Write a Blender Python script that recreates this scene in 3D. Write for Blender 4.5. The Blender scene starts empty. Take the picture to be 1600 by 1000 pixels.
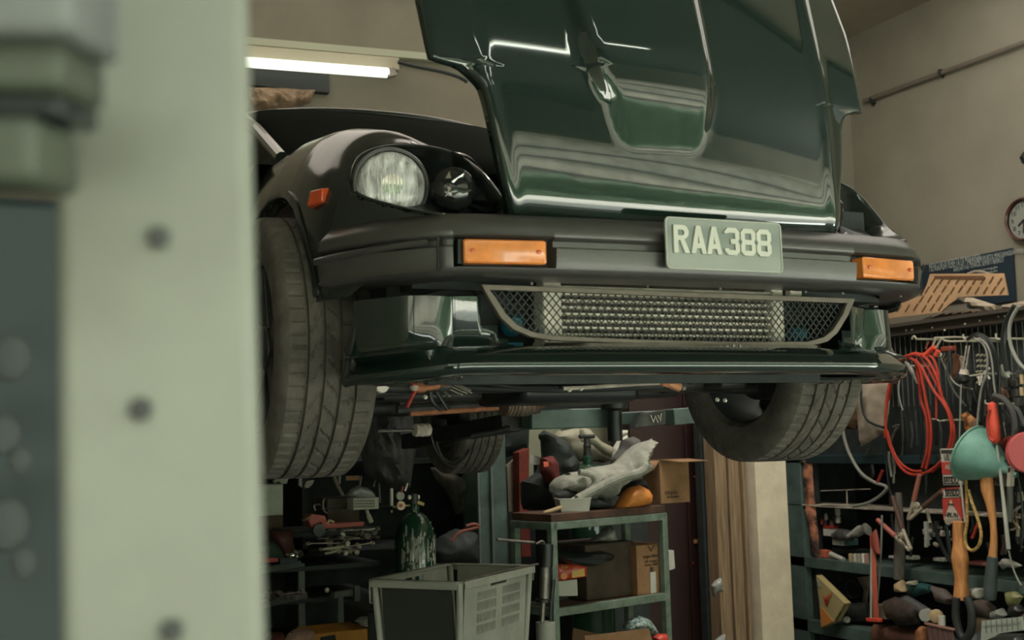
import bpy, bmesh, math, random
from mathutils import Vector, Matrix, noise, geometry
PI = math.pi
R = math.radians
random.seed(7)
SC = bpy.context.scene
COL = SC.collection

# ------------------------------------------------------------------ camera, world, light
FPX = 1900.0                       # focal length in pixels of a 1600 px wide frame
YAW, PITCH, ROLL = R(25.3), R(5.65), 0.028
CAM = Vector((0.0, 0.0, 1.5))
_f = Vector((math.sin(YAW)*math.cos(PITCH), math.cos(YAW)*math.cos(PITCH), math.sin(PITCH)))
_r0 = Vector((math.cos(YAW), -math.sin(YAW), 0))
_u0 = _r0.cross(_f)
_r = _r0*math.cos(ROLL) - _u0*math.sin(ROLL)
_u = _u0*math.cos(ROLL) + _r0*math.sin(ROLL)
cd = bpy.data.cameras.new('camera')
cam = bpy.data.objects.new('camera', cd); COL.objects.link(cam)
m = Matrix((( _r.x, _u.x, -_f.x), (_r.y, _u.y, -_f.y), (_r.z, _u.z, -_f.z))).to_4x4()
m.translation = CAM
cam.matrix_world = m
cd.sensor_width = 36.0
cd.lens = FPX/1600*36
cd.clip_start = 0.05; cd.clip_end = 200
cd.dof.use_dof = True
cd.dof.focus_distance = 3.7
cd.dof.aperture_fstop = 6.0
SC.camera = cam
SC.view_settings.view_transform = 'Standard'
SC.view_settings.look = 'None'
SC.view_settings.gamma = 1.0
SC.view_settings.use_curve_mapping = False
SC.view_settings.exposure = 1.04

w = bpy.data.worlds.new('overcast_sky'); SC.world = w; w.use_nodes = True
nt = w.node_tree; bg = nt.nodes['Background']
tc = nt.nodes.new('ShaderNodeTexCoord'); sp = nt.nodes.new('ShaderNodeSeparateXYZ')
rp = nt.nodes.new('ShaderNodeValToRGB')
nt.links.new(tc.outputs['Generated'], sp.inputs[0]); nt.links.new(sp.outputs['Z'], rp.inputs[0])
nt.links.new(rp.outputs[0], bg.inputs[0])
rp.color_ramp.elements[0].position = 0.0; rp.color_ramp.elements[0].color = (0.63, 0.67, 0.62, 1)
rp.color_ramp.elements[1].position = 0.6; rp.color_ramp.elements[1].color = (0.62, 0.67, 0.66, 1)
bg.inputs[1].default_value = 7.0
sl_ = bpy.data.lights.new('hazy_sun', 'SUN'); sl_.energy = 13.0; sl_.angle = R(12); sl_.color = (1.0, 0.97, 0.86)
sun = bpy.data.objects.new('hazy_sun', sl_); COL.objects.link(sun)
sun.rotation_euler = (R(-22), R(-30), 0)      # high, from behind the building

def area(name, loc, rot, sx, sy, power, col):
    l = bpy.data.lights.new(name, 'AREA'); l.shape = 'RECTANGLE'; l.size = sx; l.size_y = sy
    l.energy = power; l.color = col
    o = bpy.data.objects.new(name, l); COL.objects.link(o); o.location = loc; o.rotation_euler = rot
    return o
# unseen soft area fills (warm) added under the ceiling of the bay
area('bay_fill', (2.0, 5.6, 4.3), (0, 0, 0), 5.0, 2.2, 17, (1.0, 0.90, 0.76))
area('bay_fill', (4.2, 3.9, 4.3), (0, 0, 0), 3.2, 3.4, 20, (1.0, 0.94, 0.84))  # added fill beside the car, brightens the right rack and wall

area('bay_fill', (3.3, 4.3, 4.2), (R(-8), R(-32), 0), 1.3, 0.5, 46, (1.0, 0.95, 0.86))  # added fill tilted at the tool rack, no fitting there

# ------------------------------------------------------------------ tracing helpers
def ray(px, py):
    return (_f + _r*((px-800)/FPX) + _u*((500-py)/FPX))
def TX(px, py, X):
    d = ray(px, py); return CAM + d*((X-CAM.x)/d.x)
def TY(px, py, Y):
    d = ray(px, py); return CAM + d*((Y-CAM.y)/d.y)
def TZ(px, py, z):
    d = ray(px, py); return CAM + d*((z-CAM.z)/d.z)
def proj(p):
    q = Vector(p)-CAM; z = q.dot(_f)
    return 800+FPX*q.dot(_r)/z, 500-FPX*q.dot(_u)/z

# ------------------------------------------------------------------ materials
_M = {}
def mat(name, col, rough=0.6, metal=0.0, var=0.0, vscale=8.0, bump=0.0, bscale=40.0, coat=0.0, ior=1.5,
        dark=None, emit=None, trans=0.0, alpha=1.0, stretch=None, dirt=0.0):
    if name in _M: return _M[name]
    m = bpy.data.materials.new(name); m.use_nodes = True; _M[name] = m
    nt = m.node_tree; b = nt.nodes['Principled BSDF']
    b.inputs['Base Color'].default_value = (*col, 1)
    b.inputs['Roughness'].default_value = rough
    b.inputs['Metallic'].default_value = metal
    b.inputs['IOR'].default_value = ior
    b.inputs['Coat Weight'].default_value = coat
    b.inputs['Coat Roughness'].default_value = 0.03
    if trans: b.inputs['Transmission Weight'].default_value = trans
    if alpha < 1: b.inputs['Alpha'].default_value = alpha
    if emit:
        b.inputs['Emission Color'].default_value = (*emit[0], 1); b.inputs['Emission Strength'].default_value = emit[1]
    if var or bump or dirt:
        tc = nt.nodes.new('ShaderNodeTexCoord'); mp = nt.nodes.new('ShaderNodeMapping')
        nt.links.new(tc.outputs['Object'], mp.inputs[0])
        if stretch: mp.inputs['Scale'].default_value = stretch
    if var or dirt:
        n = nt.nodes.new('ShaderNodeTexNoise'); n.inputs['Scale'].default_value = vscale
        n.inputs['Detail'].default_value = 6; n.inputs['Roughness'].default_value = 0.6
        nt.links.new(mp.outputs[0], n.inputs['Vector'])
        r = nt.nodes.new('ShaderNodeValToRGB')
        d = dark if dark else tuple(c*(1-var) for c in col)
        l = tuple(min(1, c*(1+var*0.6)) for c in col)
        r.color_ramp.elements[0].position = 0.32 if not dark else 0.42; r.color_ramp.elements[0].color = (*d, 1)
        r.color_ramp.elements[1].position = 0.68 if not dark else 0.58; r.color_ramp.elements[1].color = (*l, 1)
        nt.links.new(n.outputs['Fac'], r.inputs[0]); nt.links.new(r.outputs[0], b.inputs['Base Color'])
        mr = nt.nodes.new('ShaderNodeMapRange'); mr.inputs['To Min'].default_value = min(1, rough*1.15); mr.inputs['To Max'].default_value = rough*0.85
        nt.links.new(n.outputs['Fac'], mr.inputs['Value']); nt.links.new(mr.outputs[0], b.inputs['Roughness'])
    if bump:
        n2 = nt.nodes.new('ShaderNodeTexNoise'); n2.inputs['Scale'].default_value = bscale; n2.inputs['Detail'].default_value = 5
        nt.links.new(mp.outputs[0], n2.inputs['Vector'])
        bp = nt.nodes.new('ShaderNodeBump'); bp.inputs['Strength'].default_value = bump; bp.inputs['Distance'].default_value = 0.01
        nt.links.new(n2.outputs['Fac'], bp.inputs['Height']); nt.links.new(bp.outputs[0], b.inputs['Normal'])
    return m

# ------------------------------------------------------------------ mesh builder
class MB:
    def __init__(s): s.v = []; s.f = []
    def add(s, vs, fs):
        o = len(s.v); s.v += [Vector(v) for v in vs]; s.f += [tuple(i+o for i in f) for f in fs]; return s
    def box(s, c, d, rot=None):
        c = Vector(c); M3 = rot if rot is not None else Matrix.Identity(3)
        vs = []
        for z in (-.5, .5):
            for y in (-.5, .5):
                for x in (-.5, .5): vs.append(c + M3 @ Vector((x*d[0], y*d[1], z*d[2])))
        return s.add(vs, [(0,2,3,1),(4,5,7,6),(0,1,5,4),(2,6,7,3),(0,4,6,2),(1,3,7,5)])
    def bar(s, a, b, w, h=None, up=Vector((0,0,1))):
        a = Vector(a); b = Vector(b); d = b-a; L = d.length; d.normalize()
        if abs(d.dot(up)) > .98: up = Vector((0,1,0))
        x = d.cross(up).normalized(); y = x.cross(d).normalized()
        return s.box((a+b)/2, (w, L, h or w), Matrix((x, d, y)).transposed())
    def tube(s, pts, r, n=10, cap=True):
        pts = [Vector(p) for p in pts]; k = len(pts); rs = r if isinstance(r, (list, tuple)) else [r]*k
        t0 = (pts[1]-pts[0]).normalized(); ax = Vector((0,0,1)) if abs(t0.z) < .9 else Vector((1,0,0))
        x = t0.cross(ax).normalized(); vs = []; fs = []
        for i in range(k):
            t = (pts[min(i+1,k-1)]-pts[max(i-1,0)]).normalized()
            x = (x - t*x.dot(t)).normalized(); y = t.cross(x)
            for j in range(n):
                a = 2*PI*j/n; vs.append(pts[i] + (x*math.cos(a)+y*math.sin(a))*rs[i])
        for i in range(k-1):
            for j in range(n):
                a = i*n+j; b = i*n+(j+1)%n; fs.append((a, b, b+n, a+n))
        if cap: fs.append(tuple(range(n-1,-1,-1))); fs.append(tuple(range((k-1)*n, k*n)))
        return s.add(vs, fs)
    def lathe(s, prof, o=(0,0,0), ax=(0,0,1), n=24, cap=True):
        o = Vector(o); ax = Vector(ax).normalized(); q = Vector((0,0,1)).rotation_difference(ax).to_matrix()
        vs = []; fs = []; k = len(prof)
        for r_, h in prof:
            for j in range(n):
                a = 2*PI*j/n; vs.append(o + q @ Vector((r_*math.cos(a), r_*math.sin(a), h)))
        for i in range(k-1):
            for j in range(n):
                a = i*n+j; b = i*n+(j+1)%n; fs.append((a, b, b+n, a+n))
        if cap: fs.append(tuple(range(n-1,-1,-1))); fs.append(tuple(range((k-1)*n, k*n)))
        return s.add(vs, fs)
    def prism(s, pts, ext):
        pts = [Vector(p) for p in pts]; e = Vector(ext); n = len(pts)
        tris = geometry.tessellate_polygon([pts])
        fs = [tuple(t) for t in tris] + [tuple(i+n for i in reversed(t)) for t in tris]
        fs += [(i, (i+1)%n, (i+1)%n+n, i+n) for i in range(n)]
        return s.add(pts+[p+e for p in pts], fs)
    def grid(s, rows, close_v=False, close_u=False):
        nr = len(rows); nc = len(rows[0]); vs = [p for r_ in rows for p in r_]; fs = []
        for i in range(nr-1+(1 if close_v else 0)):
            for j in range(nc-1+(1 if close_u else 0)):
                a = i*nc+j; b = i*nc+(j+1)%nc; c = ((i+1)%nr)*nc+(j+1)%nc; d = ((i+1)%nr)*nc+j
                fs.append((a,b,c,d))
        return s.add(vs, fs)
    def ball(s, c, r, sc=(1,1,1), n=14):
        prof = []
        c = Vector(c); vs = []; fs = []; m_ = n//2
        for i in range(1, m_):
            t = PI*i/m_
            for j in range(n):
                a = 2*PI*j/n
                vs.append(c+Vector((r*sc[0]*math.sin(t)*math.cos(a), r*sc[1]*math.sin(t)*math.sin(a), r*sc[2]*math.cos(t))))
        k = len(vs); vs += [c+Vector((0,0,r*sc[2])), c-Vector((0,0,r*sc[2]))]
        for i in range(m_-2):
            for j in range(n):
                a = i*n+j; b = i*n+(j+1)%n; fs.append((a,a+n,b+n,b))
        for j in range(n):
            fs.append((k, j, (j+1)%n)); fs.append((k+1, (m_-2)*n+(j+1)%n, (m_-2)*n+j))
        return s.add(vs, fs)
    def puff(s, pts, nrm, th, step=None, ns=0.0, nsc=9.0, seed=0.0, flat=0.0, fold=0.0):
        """a soft closed body whose outline is pts (planar-ish), th thick, with creases"""
        pts = [Vector(p) for p in pts]; n = Vector(nrm).normalized(); c = sum(pts, Vector())/len(pts)
        ax = (pts[1]-pts[0]); ax = (ax - n*ax.dot(n)).normalized(); ay = n.cross(ax)
        P = [Vector(((p-c).dot(ax), (p-c).dot(ay))) for p in pts]
        # resample outline
        per = sum((P[i]-P[(i+1)%len(P)]).length for i in range(len(P)))
        step = step or per/70
        Q = []; 
        for i in range(len(P)):
            a = P[i]; b = P[(i+1)%len(P)]; k = max(1, int((b-a).length/step))
            for t in range(k): Q.append(a.lerp(b, t/k))
        nb = len(Q)
        def inside(p):
            r_ = False
            for i in range(nb):
                a = Q[i]; b = Q[(i+1)%nb]
                if (a.y > p.y) != (b.y > p.y) and p.x < (b.x-a.x)*(p.y-a.y)/(b.y-a.y)+a.x: r_ = not r_
            return r_
        def dist(p):
            best = 1e9
            for i in range(len(P)):
                a = P[i]; b = P[(i+1)%len(P)]; ab = b-a; t = max(0, min(1, (p-a).dot(ab)/max(ab.dot(ab),1e-12)))
                best = min(best, (p-a-ab*t).length)
            return best
        xs = [q.x for q in Q]; ys = [q.y for q in Q]; I = []
        y = min(ys)+step*.5; row = 0
        while y < max(ys):
            x = min(xs)+step*(.25+.5*(row%2))
            while x < max(xs):
                p = Vector((x, y))
                if inside(p) and dist(p) > step*.45: I.append(p)
                x += step
            y += step*.87; row += 1
        A = Q+I
        res = geometry.delaunay_2d_cdt(A, [(i,(i+1)%nb) for i in range(nb)], [], 0, 1e-7)
        W = res[0]; T = [f for f in res[2] if len(f) == 3 and inside(sum((W[i] for i in f), Vector((0,0)))/3)]
        D = [dist(p) for p in W]; dm = max(D) or 1
        vs = []; fs = []; off = {}
        for i, p in enumerate(W):
            g = (1-(1-min(1, D[i]/dm))**2)**.5 if not flat else min(1, D[i]/(dm*flat))**.5
            q = c+ax*p.x+ay*p.y
            w_ = 0
            if ns: w_ = ns*noise.noise(q*nsc+Vector((seed,)*3))+ns*.5*noise.noise(q*nsc*2.3+Vector((seed+5,)*3))
            if fold: w_ += fold*(1-abs(2*noise.noise(Vector((q.x*nsc*1.7+seed, q.z*nsc*.9+q.y*nsc*.9, seed)))))*g
            vs.append(q+n*(g*th*.5+w_*min(1,g*1.5)+w_*.3))
        m_ = len(vs)
        for i, p in enumerate(W):
            g = (1-(1-min(1, D[i]/dm))**2)**.5
            q = c+ax*p.x+ay*p.y
            if D[i] < 1e-6: off[i] = i
            else: off[i] = len(vs); vs.append(q-n*(g*th*.5))
        for t in T:
            fs.append(tuple(t)); fs.append(tuple(off[i] for i in reversed(t)))
        return s.add(vs, fs)
    def build(s, name, material, parent=None, smooth=True, bevel=0.0, seg=2, solid=0.0, label=None, angle=35, kind=None, sub=0):
        me = bpy.data.meshes.new(name); me.from_pydata([tuple(v) for v in s.v], [], s.f)
        bm = bmesh.new(); bm.from_mesh(me); bmesh.ops.recalc_face_normals(bm, faces=bm.faces); bm.to_mesh(me); bm.free()
        me.update()
        me.materials.append(material)
        o = bpy.data.objects.new(name, me); COL.objects.link(o)
        if smooth:
            me.polygons.foreach_set('use_smooth', [True]*len(me.polygons))
            me.set_sharp_from_angle(angle=R(angle))
        if solid:
            md = o.modifiers.new('s', 'SOLIDIFY'); md.thickness = solid; md.offset = -1
        if bevel:
            md = o.modifiers.new('b', 'BEVEL'); md.width = bevel; md.segments = seg; md.limit_method = 'ANGLE'; md.angle_limit = R(35); md.harden_normals = False
        if sub:
            md = o.modifiers.new('u', 'SUBSURF'); md.levels = sub; md.render_levels = sub
        if parent is not None:
            o.parent = parent; o.matrix_parent_inverse = parent.matrix_world.inverted()
        if label: o['label'] = label
        if kind: o['kind'] = kind
        return o

def tag(o, label, cat, group=None, kind=None):
    o['label'] = label; o['category'] = cat
    if group: o['group'] = group
    if kind: o['kind'] = kind
    return o
def thing(name, label, cat, loc=(0,0,0), group=None):
    o = bpy.data.objects.new(name, None); COL.objects.link(o); o.location = loc
    o.empty_display_size = .05
    o.matrix_world = Matrix.Translation(Vector(loc))
    return tag(o, label, cat, group)
def struct(mb, name, material, **k):
    o = mb.build(name, material, **k); o['kind'] = 'structure'; return o
def recenter(o):
    """put an object's origin at the foot of its own mesh"""
    me = o.data; xs = [v.co for v in me.vertices]
    c = Vector((sum(v.x for v in xs)/len(xs), sum(v.y for v in xs)/len(xs), min(v.z for v in xs)))
    me.transform(Matrix.Translation(-c)); o.location = o.location + c
    return o
def one(mb, name, material, label, cat, group=None, **k):
    """a thing that is a single mesh"""
    o = mb.build(name, material, **k); recenter(o); return tag(o, label, cat, group)
def dup(o, loc=None, rot=None, label=None, parent=None, delta=None):
    c = o.copy(); COL.objects.link(c)
    if parent is not None: c.parent = parent
    if delta is not None: c.location = o.location + Vector(delta)
    if loc is not None: c.location = loc
    if rot is not None: c.rotation_euler = rot
    if label: c['label'] = label
    for ch in list(o.children):
        d = dup(ch, parent=c)
    return c
def smooth_pts(pts, k=6, closed=False):
    pts = [Vector(p) for p in pts]; n = len(pts); out = []
    rng = range(n if closed else n-1)
    for i in rng:
        if closed: p0, p1, p2, p3 = pts[(i-1)%n], pts[i], pts[(i+1)%n], pts[(i+2)%n]
        else: p0, p1, p2, p3 = pts[max(i-1,0)], pts[i], pts[i+1], pts[min(i+2,n-1)]
        for j in range(k):
            t = j/k
            out.append(.5*((2*p1)+(-p0+p2)*t+(2*p0-5*p1+4*p2-p3)*t*t+(-p0+3*p1-3*p2+p3)*t**3))
    if not closed: out.append(pts[-1])
    return out
def interp(tab, x):
    if x <= tab[0][0]: return tab[0][1]
    for (a, fa), (b, fb) in zip(tab, tab[1:]):
        if x <= b: return fa+(fb-fa)*(x-a)/(b-a)
    return tab[-1][1]
def sstep(a, b, x):
    t = max(0, min(1, (x-a)/(b-a))); return t*t*(3-2*t)
def fillcurve(name, loops, ext, M4, material, parent=None, bevel=0.0, label=None):
    """flat shape with holes (first loop outer), ext thick, in the xy plane of M4"""
    cu = bpy.data.curves.new(name, 'CURVE'); cu.dimensions = '2D'; cu.fill_mode = 'BOTH'; cu.extrude = ext/2; cu.bevel_depth = bevel
    for L in loops:
        sp_ = cu.splines.new('POLY'); sp_.points.add(len(L)-1); sp_.use_cyclic_u = True
        for i, p in enumerate(L): sp_.points[i].co = (p[0], p[1], 0, 1)
    t = bpy.data.objects.new(name+'_t', cu); COL.objects.link(t)
    dg = bpy.context.evaluated_depsgraph_get()
    me = bpy.data.meshes.new_from_object(t.evaluated_get(dg)); bpy.data.objects.remove(t); bpy.data.curves.remove(cu)
    me.transform(M4); me.materials.clear(); me.materials.append(material)
    o = bpy.data.objects.new(name, me); COL.objects.link(o)
    if parent is not None: o.parent = parent; o.matrix_parent_inverse = parent.matrix_world.inverted()
    if label: o['label'] = label
    return o
def text(name, s, size, M4, material, parent, ext=0.0006, sx=1.0, align='LEFT', bold=0.0):
    cu = bpy.data.curves.new(name, 'FONT'); cu.body = s; cu.size = size; cu.extrude = ext/2; cu.align_x = align; cu.offset = bold
    t = bpy.data.objects.new(name+'_t', cu); COL.objects.link(t)
    dg = bpy.context.evaluated_depsgraph_get()
    me = bpy.data.meshes.new_from_object(t.evaluated_get(dg)); bpy.data.objects.remove(t); bpy.data.curves.remove(cu)
    me.transform(M4 @ Matrix.Diagonal((sx,1,1,1))); me.materials.clear(); me.materials.append(material)
    o = bpy.data.objects.new(name, me); COL.objects.link(o)
    if parent is not None: o.parent = parent; o.matrix_parent_inverse = parent.matrix_world.inverted()
    return o
def frame4(o, x, y):
    """matrix with origin o, x axis x, y axis y (orthonormalised)"""
    x = Vector(x).normalized(); y = Vector(y); y = (y - x*y.dot(x)).normalized(); z = x.cross(y)
    M4 = Matrix((x, y, z)).transposed().to_4x4(); M4.translation = Vector(o); return M4

ORD = ['first','second','third','fourth','fifth','sixth','seventh','eighth','ninth','tenth','eleventh','twelfth','thirteenth','fourteenth','fifteenth','sixteenth','seventeenth','eighteenth','nineteenth','twentieth','twenty-first','twenty-second','twenty-third','twenty-fourth','twenty-fifth','twenty-sixth']
def S(r, g, b):
    def c(v):
        v /= 255.0
        return v/12.92 if v <= .04045 else ((v+.055)/1.055)**2.4
    return (c(r), c(g), c(b))
paint = mat('green_paint', (0.012, 0.024, 0.019), 0.06, coat=1.0, ior=1.6)
paint_k = mat('black_paint', (0.026, 0.032, 0.027), 0.14, coat=.25, ior=1.45)
rubber = mat('tyre_rubber', (0.115, 0.103, 0.084), 0.8, var=.35, vscale=22, bump=.2, bscale=120)
blk = mat('matt_black', (0.027, 0.034, 0.032), 0.7, var=.4, vscale=12)
blk2 = mat('satin_black', (0.014, 0.018, 0.017), 0.35)
bumperm = mat('bumper_plastic', (0.066, 0.064, 0.058), 0.30, var=.1, vscale=14, bump=.05, bscale=300, ior=1.65)
alu = mat('bare_aluminium', (0.90, 0.82, 0.70), 0.5, 0.0, var=.2, vscale=20)
alud = mat('dull_aluminium', (0.50, 0.44, 0.36), 0.55, 0.0, var=.5, vscale=15)
chrome = mat('chrome', (0.62, 0.60, 0.55), 0.16, 1.0)
steel = mat('worn_steel', (0.30, 0.28, 0.25), 0.42, 0.8, var=.4, vscale=25)
steeld = mat('dark_steel', (0.06, 0.062, 0.058), 0.5, 0.5, var=.4, vscale=18)
framem = mat('grille_frame_paint', S(112,104,92), 0.5, 0.2, var=.15, vscale=30)
wallm = mat('plaster_wall', (0.212, 0.193, 0.145), 0.9, var=.14, vscale=1.6, bump=.06, bscale=30)
ceilm = mat('ceiling_plaster', (0.26, 0.225, 0.165), 0.95, var=.12, vscale=1.5)
concrete = mat('stained_concrete', (0.10, 0.095, 0.085), 0.85, var=.5, vscale=3, bump=.2, bscale=40)
tealm = mat('teal_enamel', (0.10, 0.15, 0.13), 0.5, var=.35, vscale=9, bump=.1, bscale=60)
green_post = mat('pale_green_enamel', (0.172, 0.18, 0.136), 0.6, var=.10, vscale=9, bump=.15, bscale=40)
card = mat('brown_cardboard', (0.30, 0.165, 0.078), 0.85, var=.22, vscale=10, bump=.1, bscale=60)
cardd = mat('dark_cardboard', (0.065, 0.047, 0.032), 0.85, var=.3, vscale=10)
maroon = mat('maroon_enamel', (0.035, 0.015, 0.013), 0.5, var=.3, vscale=5)
greyfab = mat('grey_cloth', (0.33, 0.335, 0.28), 0.95, var=.3, vscale=12, bump=.5, bscale=40)
whitep = mat('white_plastic', (0.55, 0.54, 0.47), 0.5, var=.15, vscale=8)
cream = mat('cream_plastic', (0.42, 0.40, 0.30), 0.5, var=.2, vscale=8)
orangep = mat('orange_plastic', (0.75, 0.27, 0.055), 0.5, var=.2, vscale=9)
redp = mat('red_enamel', (0.36, 0.035, 0.025), 0.45, var=.35, vscale=12)
redc = mat('red_cable_rubber', (0.42, 0.045, 0.025), 0.38, var=.25, vscale=30)
amber = mat('amber_lens', (0.90, 0.28, 0.055), 0.25, var=.22, vscale=18, coat=.6)
amberd = mat('deep_amber_lens', (0.72, 0.10, 0.025), 0.3, var=.15, vscale=20, coat=.5)
ink = mat('black_ink', (0.012, 0.011, 0.010), 0.7)
wood = mat('varnished_wood', (0.66, 0.29, 0.10), 0.45, var=.35, vscale=7, stretch=(8,8,1.2))
woodd = mat('weathered_wood', (0.27, 0.18, 0.105), 0.8, var=.5, vscale=6, stretch=(14,14,.6), bump=.3, bscale=30)
greenp = mat('green_enamel', (0.012, 0.05, 0.026), 0.25, dirt=1, dark=(0.010, 0.045, 0.022), var=.1, vscale=6, coat=.4)
pinkf = mat('pink_rubber', (0.42, 0.12, 0.10), 0.6, var=.2, vscale=14)
yellowp = mat('yellow_plastic', (0.62, 0.29, 0.045), 0.55, var=.25, vscale=8)
bluep = mat('blue_plastic', (0.02, 0.16, 0.22), 0.4, var=.2, vscale=20)
seaf = mat('seafoam_plastic', (0.17, 0.36, 0.29), 0.55, var=.22, vscale=12, bump=.15, bscale=40)
greyp = mat('grey_plastic', (0.42, 0.43, 0.37), 0.5, var=.2, vscale=6)
greypd = mat('shade_print_grey', (0.045, 0.048, 0.044), 0.55, var=.2, vscale=6)
copper = mat('copper_brown', (0.42, 0.17, 0.08), 0.45, 0.3, var=.4, vscale=30)
rope = mat('yellow_rope', (0.55, 0.36, 0.12), 0.9, var=.5, vscale=60, bump=.8, bscale=90)
khaki = mat('dusty_canvas', (0.33, 0.27, 0.20), 0.95, var=.3, vscale=6, bump=.3, bscale=20)
paper = mat('white_paper', (0.55, 0.54, 0.48), 0.8, var=.12, vscale=10)
navy = mat('navy_board', (0.010, 0.022, 0.035), 0.5)
clearp = mat('clear_film', (0.30, 0.31, 0.28), 0.25, var=.5, vscale=20, bump=.8, bscale=25)
tube_on = mat('lit_tube', (0.9, 0.95, 0.85), 0.5, emit=((0.93, 1.0, 0.86), .62))
glass = mat('clear_glass', (1, 1, 1), 0.02, ior=1.45, trans=1.0)
glassd = mat('dark_glass', (0.012, 0.014, 0.013), 0.06, coat=.3)
screeng = mat('windscreen_glass', (0.022, 0.024, 0.021), 0.2, ior=1.04)
greenframe = mat('sage_enamel', (0.16, 0.215, 0.165), 0.6, var=.35, vscale=20, dirt=1)
brownf = mat('brown_board', (0.085, 0.042, 0.026), 0.7, var=.45, vscale=9)
palewood = mat('pale_wood', (0.50, 0.36, 0.20), 0.7, var=.2, vscale=14)

# ------------------------------------------------------------------ building shell
WX, WY, WZ = 6.0, 6.8, 4.37
struct(MB().box((1.5, 2.4, -.05), (9.2, 9.0, .1)), 'floor', concrete, smooth=False)
struct(MB().box((8, -10.0, -.07), (70, 16.2, .1)), 'ground', mat('forecourt_concrete', (0.55, 0.55, 0.48), .9, var=.2, vscale=1.2), smooth=False)
struct(MB().box((6.4, 2.4, WZ+.06), (19, 9.0, .12)), 'ceiling', ceilm, smooth=False)
struct(MB().box((1.5, WY+.06, WZ/2), (9.2, .12, WZ)), 'wall_back', wallm, smooth=False)
struct(MB().box((WX+.06, 3.6, WZ/2), (.12, 6.6, WZ)), 'wall_right', wallm, smooth=False)
struct(MB().box((-3.06, 2.4, WZ/2), (.12, 9.0, WZ)), 'wall_left', wallm, smooth=False)
struct(MB().box((6.4, -2.1, 3.95), (19, .2, .84)), 'trim_1', wallm, smooth=False)   # lintel above the open front
# what the paint mirrors: hedge and a low building across the yard
hedge = mat('hedge_green', (0.045, 0.075, 0.04), .9, var=.6, vscale=3)
mb = MB(); rows = []
for i in range(120):
    a = i/119; row = []
    for j in range(10):
        h = j/9
        p = Vector((-24+70*a, -9.0-1.2*math.sin(h*PI), 3.1*h))
        row.append(p+Vector((0, .6, .25))*noise.noise(p*1.3))
    rows.append(row)
mb.grid(rows); hd = mb.build('hedge', hedge, smooth=True, solid=.4); tag(hd, 'clipped green hedge along the far side of the forecourt', 'hedge', kind='structure')

shedm = mat('olive_render', (0.28, 0.265, 0.205), .9, var=.3, vscale=1.5)
shed = thing('shed', 'long low olive building across the forecourt behind the hedge', 'building', (1.5, -13, 0))
MB().box((8, -15, 3.6), (70, 4, 7.2)).build('wall', shedm, shed, smooth=False)
MB().box((8, -13.4, 7.25), (70, 3.0, .12)).build('roof', mat('roof_sheet', (0.05,0.05,0.045), .7), shed, smooth=False)
for z_ in (4.1, 5.0, 6.0): MB().box((8, -12.9, z_), (70, .12, .10)).build('rail', blk, shed, smooth=False)
# fluorescent batten on the ceiling ahead of the car (its light runs across the bonnet as a bright line)
def batten(loc, L, label, group=None, dirx=(1,0,0), drop=.12, powr=14):
    loc = Vector(loc); d = Vector(dirx).normalized()
    t = thing('fluorescent_batten', label, 'light fitting', loc, group)
    MB().bar(loc-d*L/2, loc+d*L/2, .07, .05).build('housing', whitep, t, bevel=.004)
    MB().tube([loc-d*(L/2-.03)-Vector((0,0,.05)), loc+d*(L/2-.03)-Vector((0,0,.05))], .016, 12).build('tube_lamp', mat('tube_bright', (.9,.95,.85), .5, emit=((.93,1.0,.86), 6.0)), t)
    for s in (-1, 1):
        MB().box(loc+d*s*(L/2-.02)-Vector((0,0,.045)), (.025,.035,.045)).build('lamp_holder', whitep, t, bevel=.003)
        MB().tube([loc+d*s*L*.3+Vector((0,0,.02)), loc+d*s*L*.3+Vector((0,0,WZ-loc.z))], .004, 6).build('hanger', steel, t)
    return t
batten((2.05, .20, 4.1), 1.45, 'white ceiling batten with a lit tube ahead of the car')

struct(MB().box((1.5, WY-.02, 1.0), (9.0, .04, 2.0)), 'back_dark_sheet', mat('wall_darkening', (0.016, 0.022, 0.020), .8, var=.4, vscale=4), smooth=False)  # dark sheet added so the wall seen below the car stays dark

struct(MB().box((6.4, -.45, WZ-.03), (18.8, 3.1, .05)), 'bonnet_dark_panel', mat('mirrored_dark', (.05,.055,.05), .9), smooth=False)  # unseen panel added so the bonnet mirrors a darker ceiling

_M['windscreen_glass'].node_tree.nodes['Principled BSDF'].inputs['Specular IOR Level'].default_value = 0.0
# ------------------------------------------------------------------ the car on the lift
CX = 1.475
car = thing('sports_car', 'dark green sports car raised on a lift with its bonnet tipped forward', 'car', (CX, 2.4, 1.46))
PLAN = [(0, 2.10), (.20, 2.103), (.37, 2.112), (.50, 2.122), (.575, 2.138), (.625, 2.168), (.67, 2.215), (.72, 2.285), (.765, 2.37), (.79, 2.45), (.80, 2.55), (.805, 2.70)]
def planpt(x):
    """front outline: signed half-width parameter s along |x|; returns point and outward normal in plan"""
    pass
_PL = smooth_pts([Vector((a, b, 0)) for a, b in PLAN], 8)
_cum = [0]
for a, b in zip(_PL, _PL[1:]): _cum.append(_cum[-1]+(b-a).length)
_TG = [(_PL[min(i+2, len(_PL)-1)]-_PL[max(i-2, 0)]).normalized() for i in range(len(_PL))]
_TG[0] = Vector((1, 0, 0))
def arc(t):
    for i in range(len(_PL)-1):
        if t <= _cum[i+1] or i == len(_PL)-2:
            k = max(0, min(1, (t-_cum[i])/(_cum[i+1]-_cum[i]))); p = _PL[i].lerp(_PL[i+1], k)
            d = _TG[i].lerp(_TG[i+1], k).normalized()
            return p, Vector((d.y, -d.x, 0))
def arc_of_x(x):
    for i in range(len(_PL)-1):
        if _PL[i+1].x >= x: return _cum[i]+(_cum[i+1]-_cum[i])*(x-_PL[i].x)/max(_PL[i+1].x-_PL[i].x, 1e-6)
    return _cum[-1]
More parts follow.
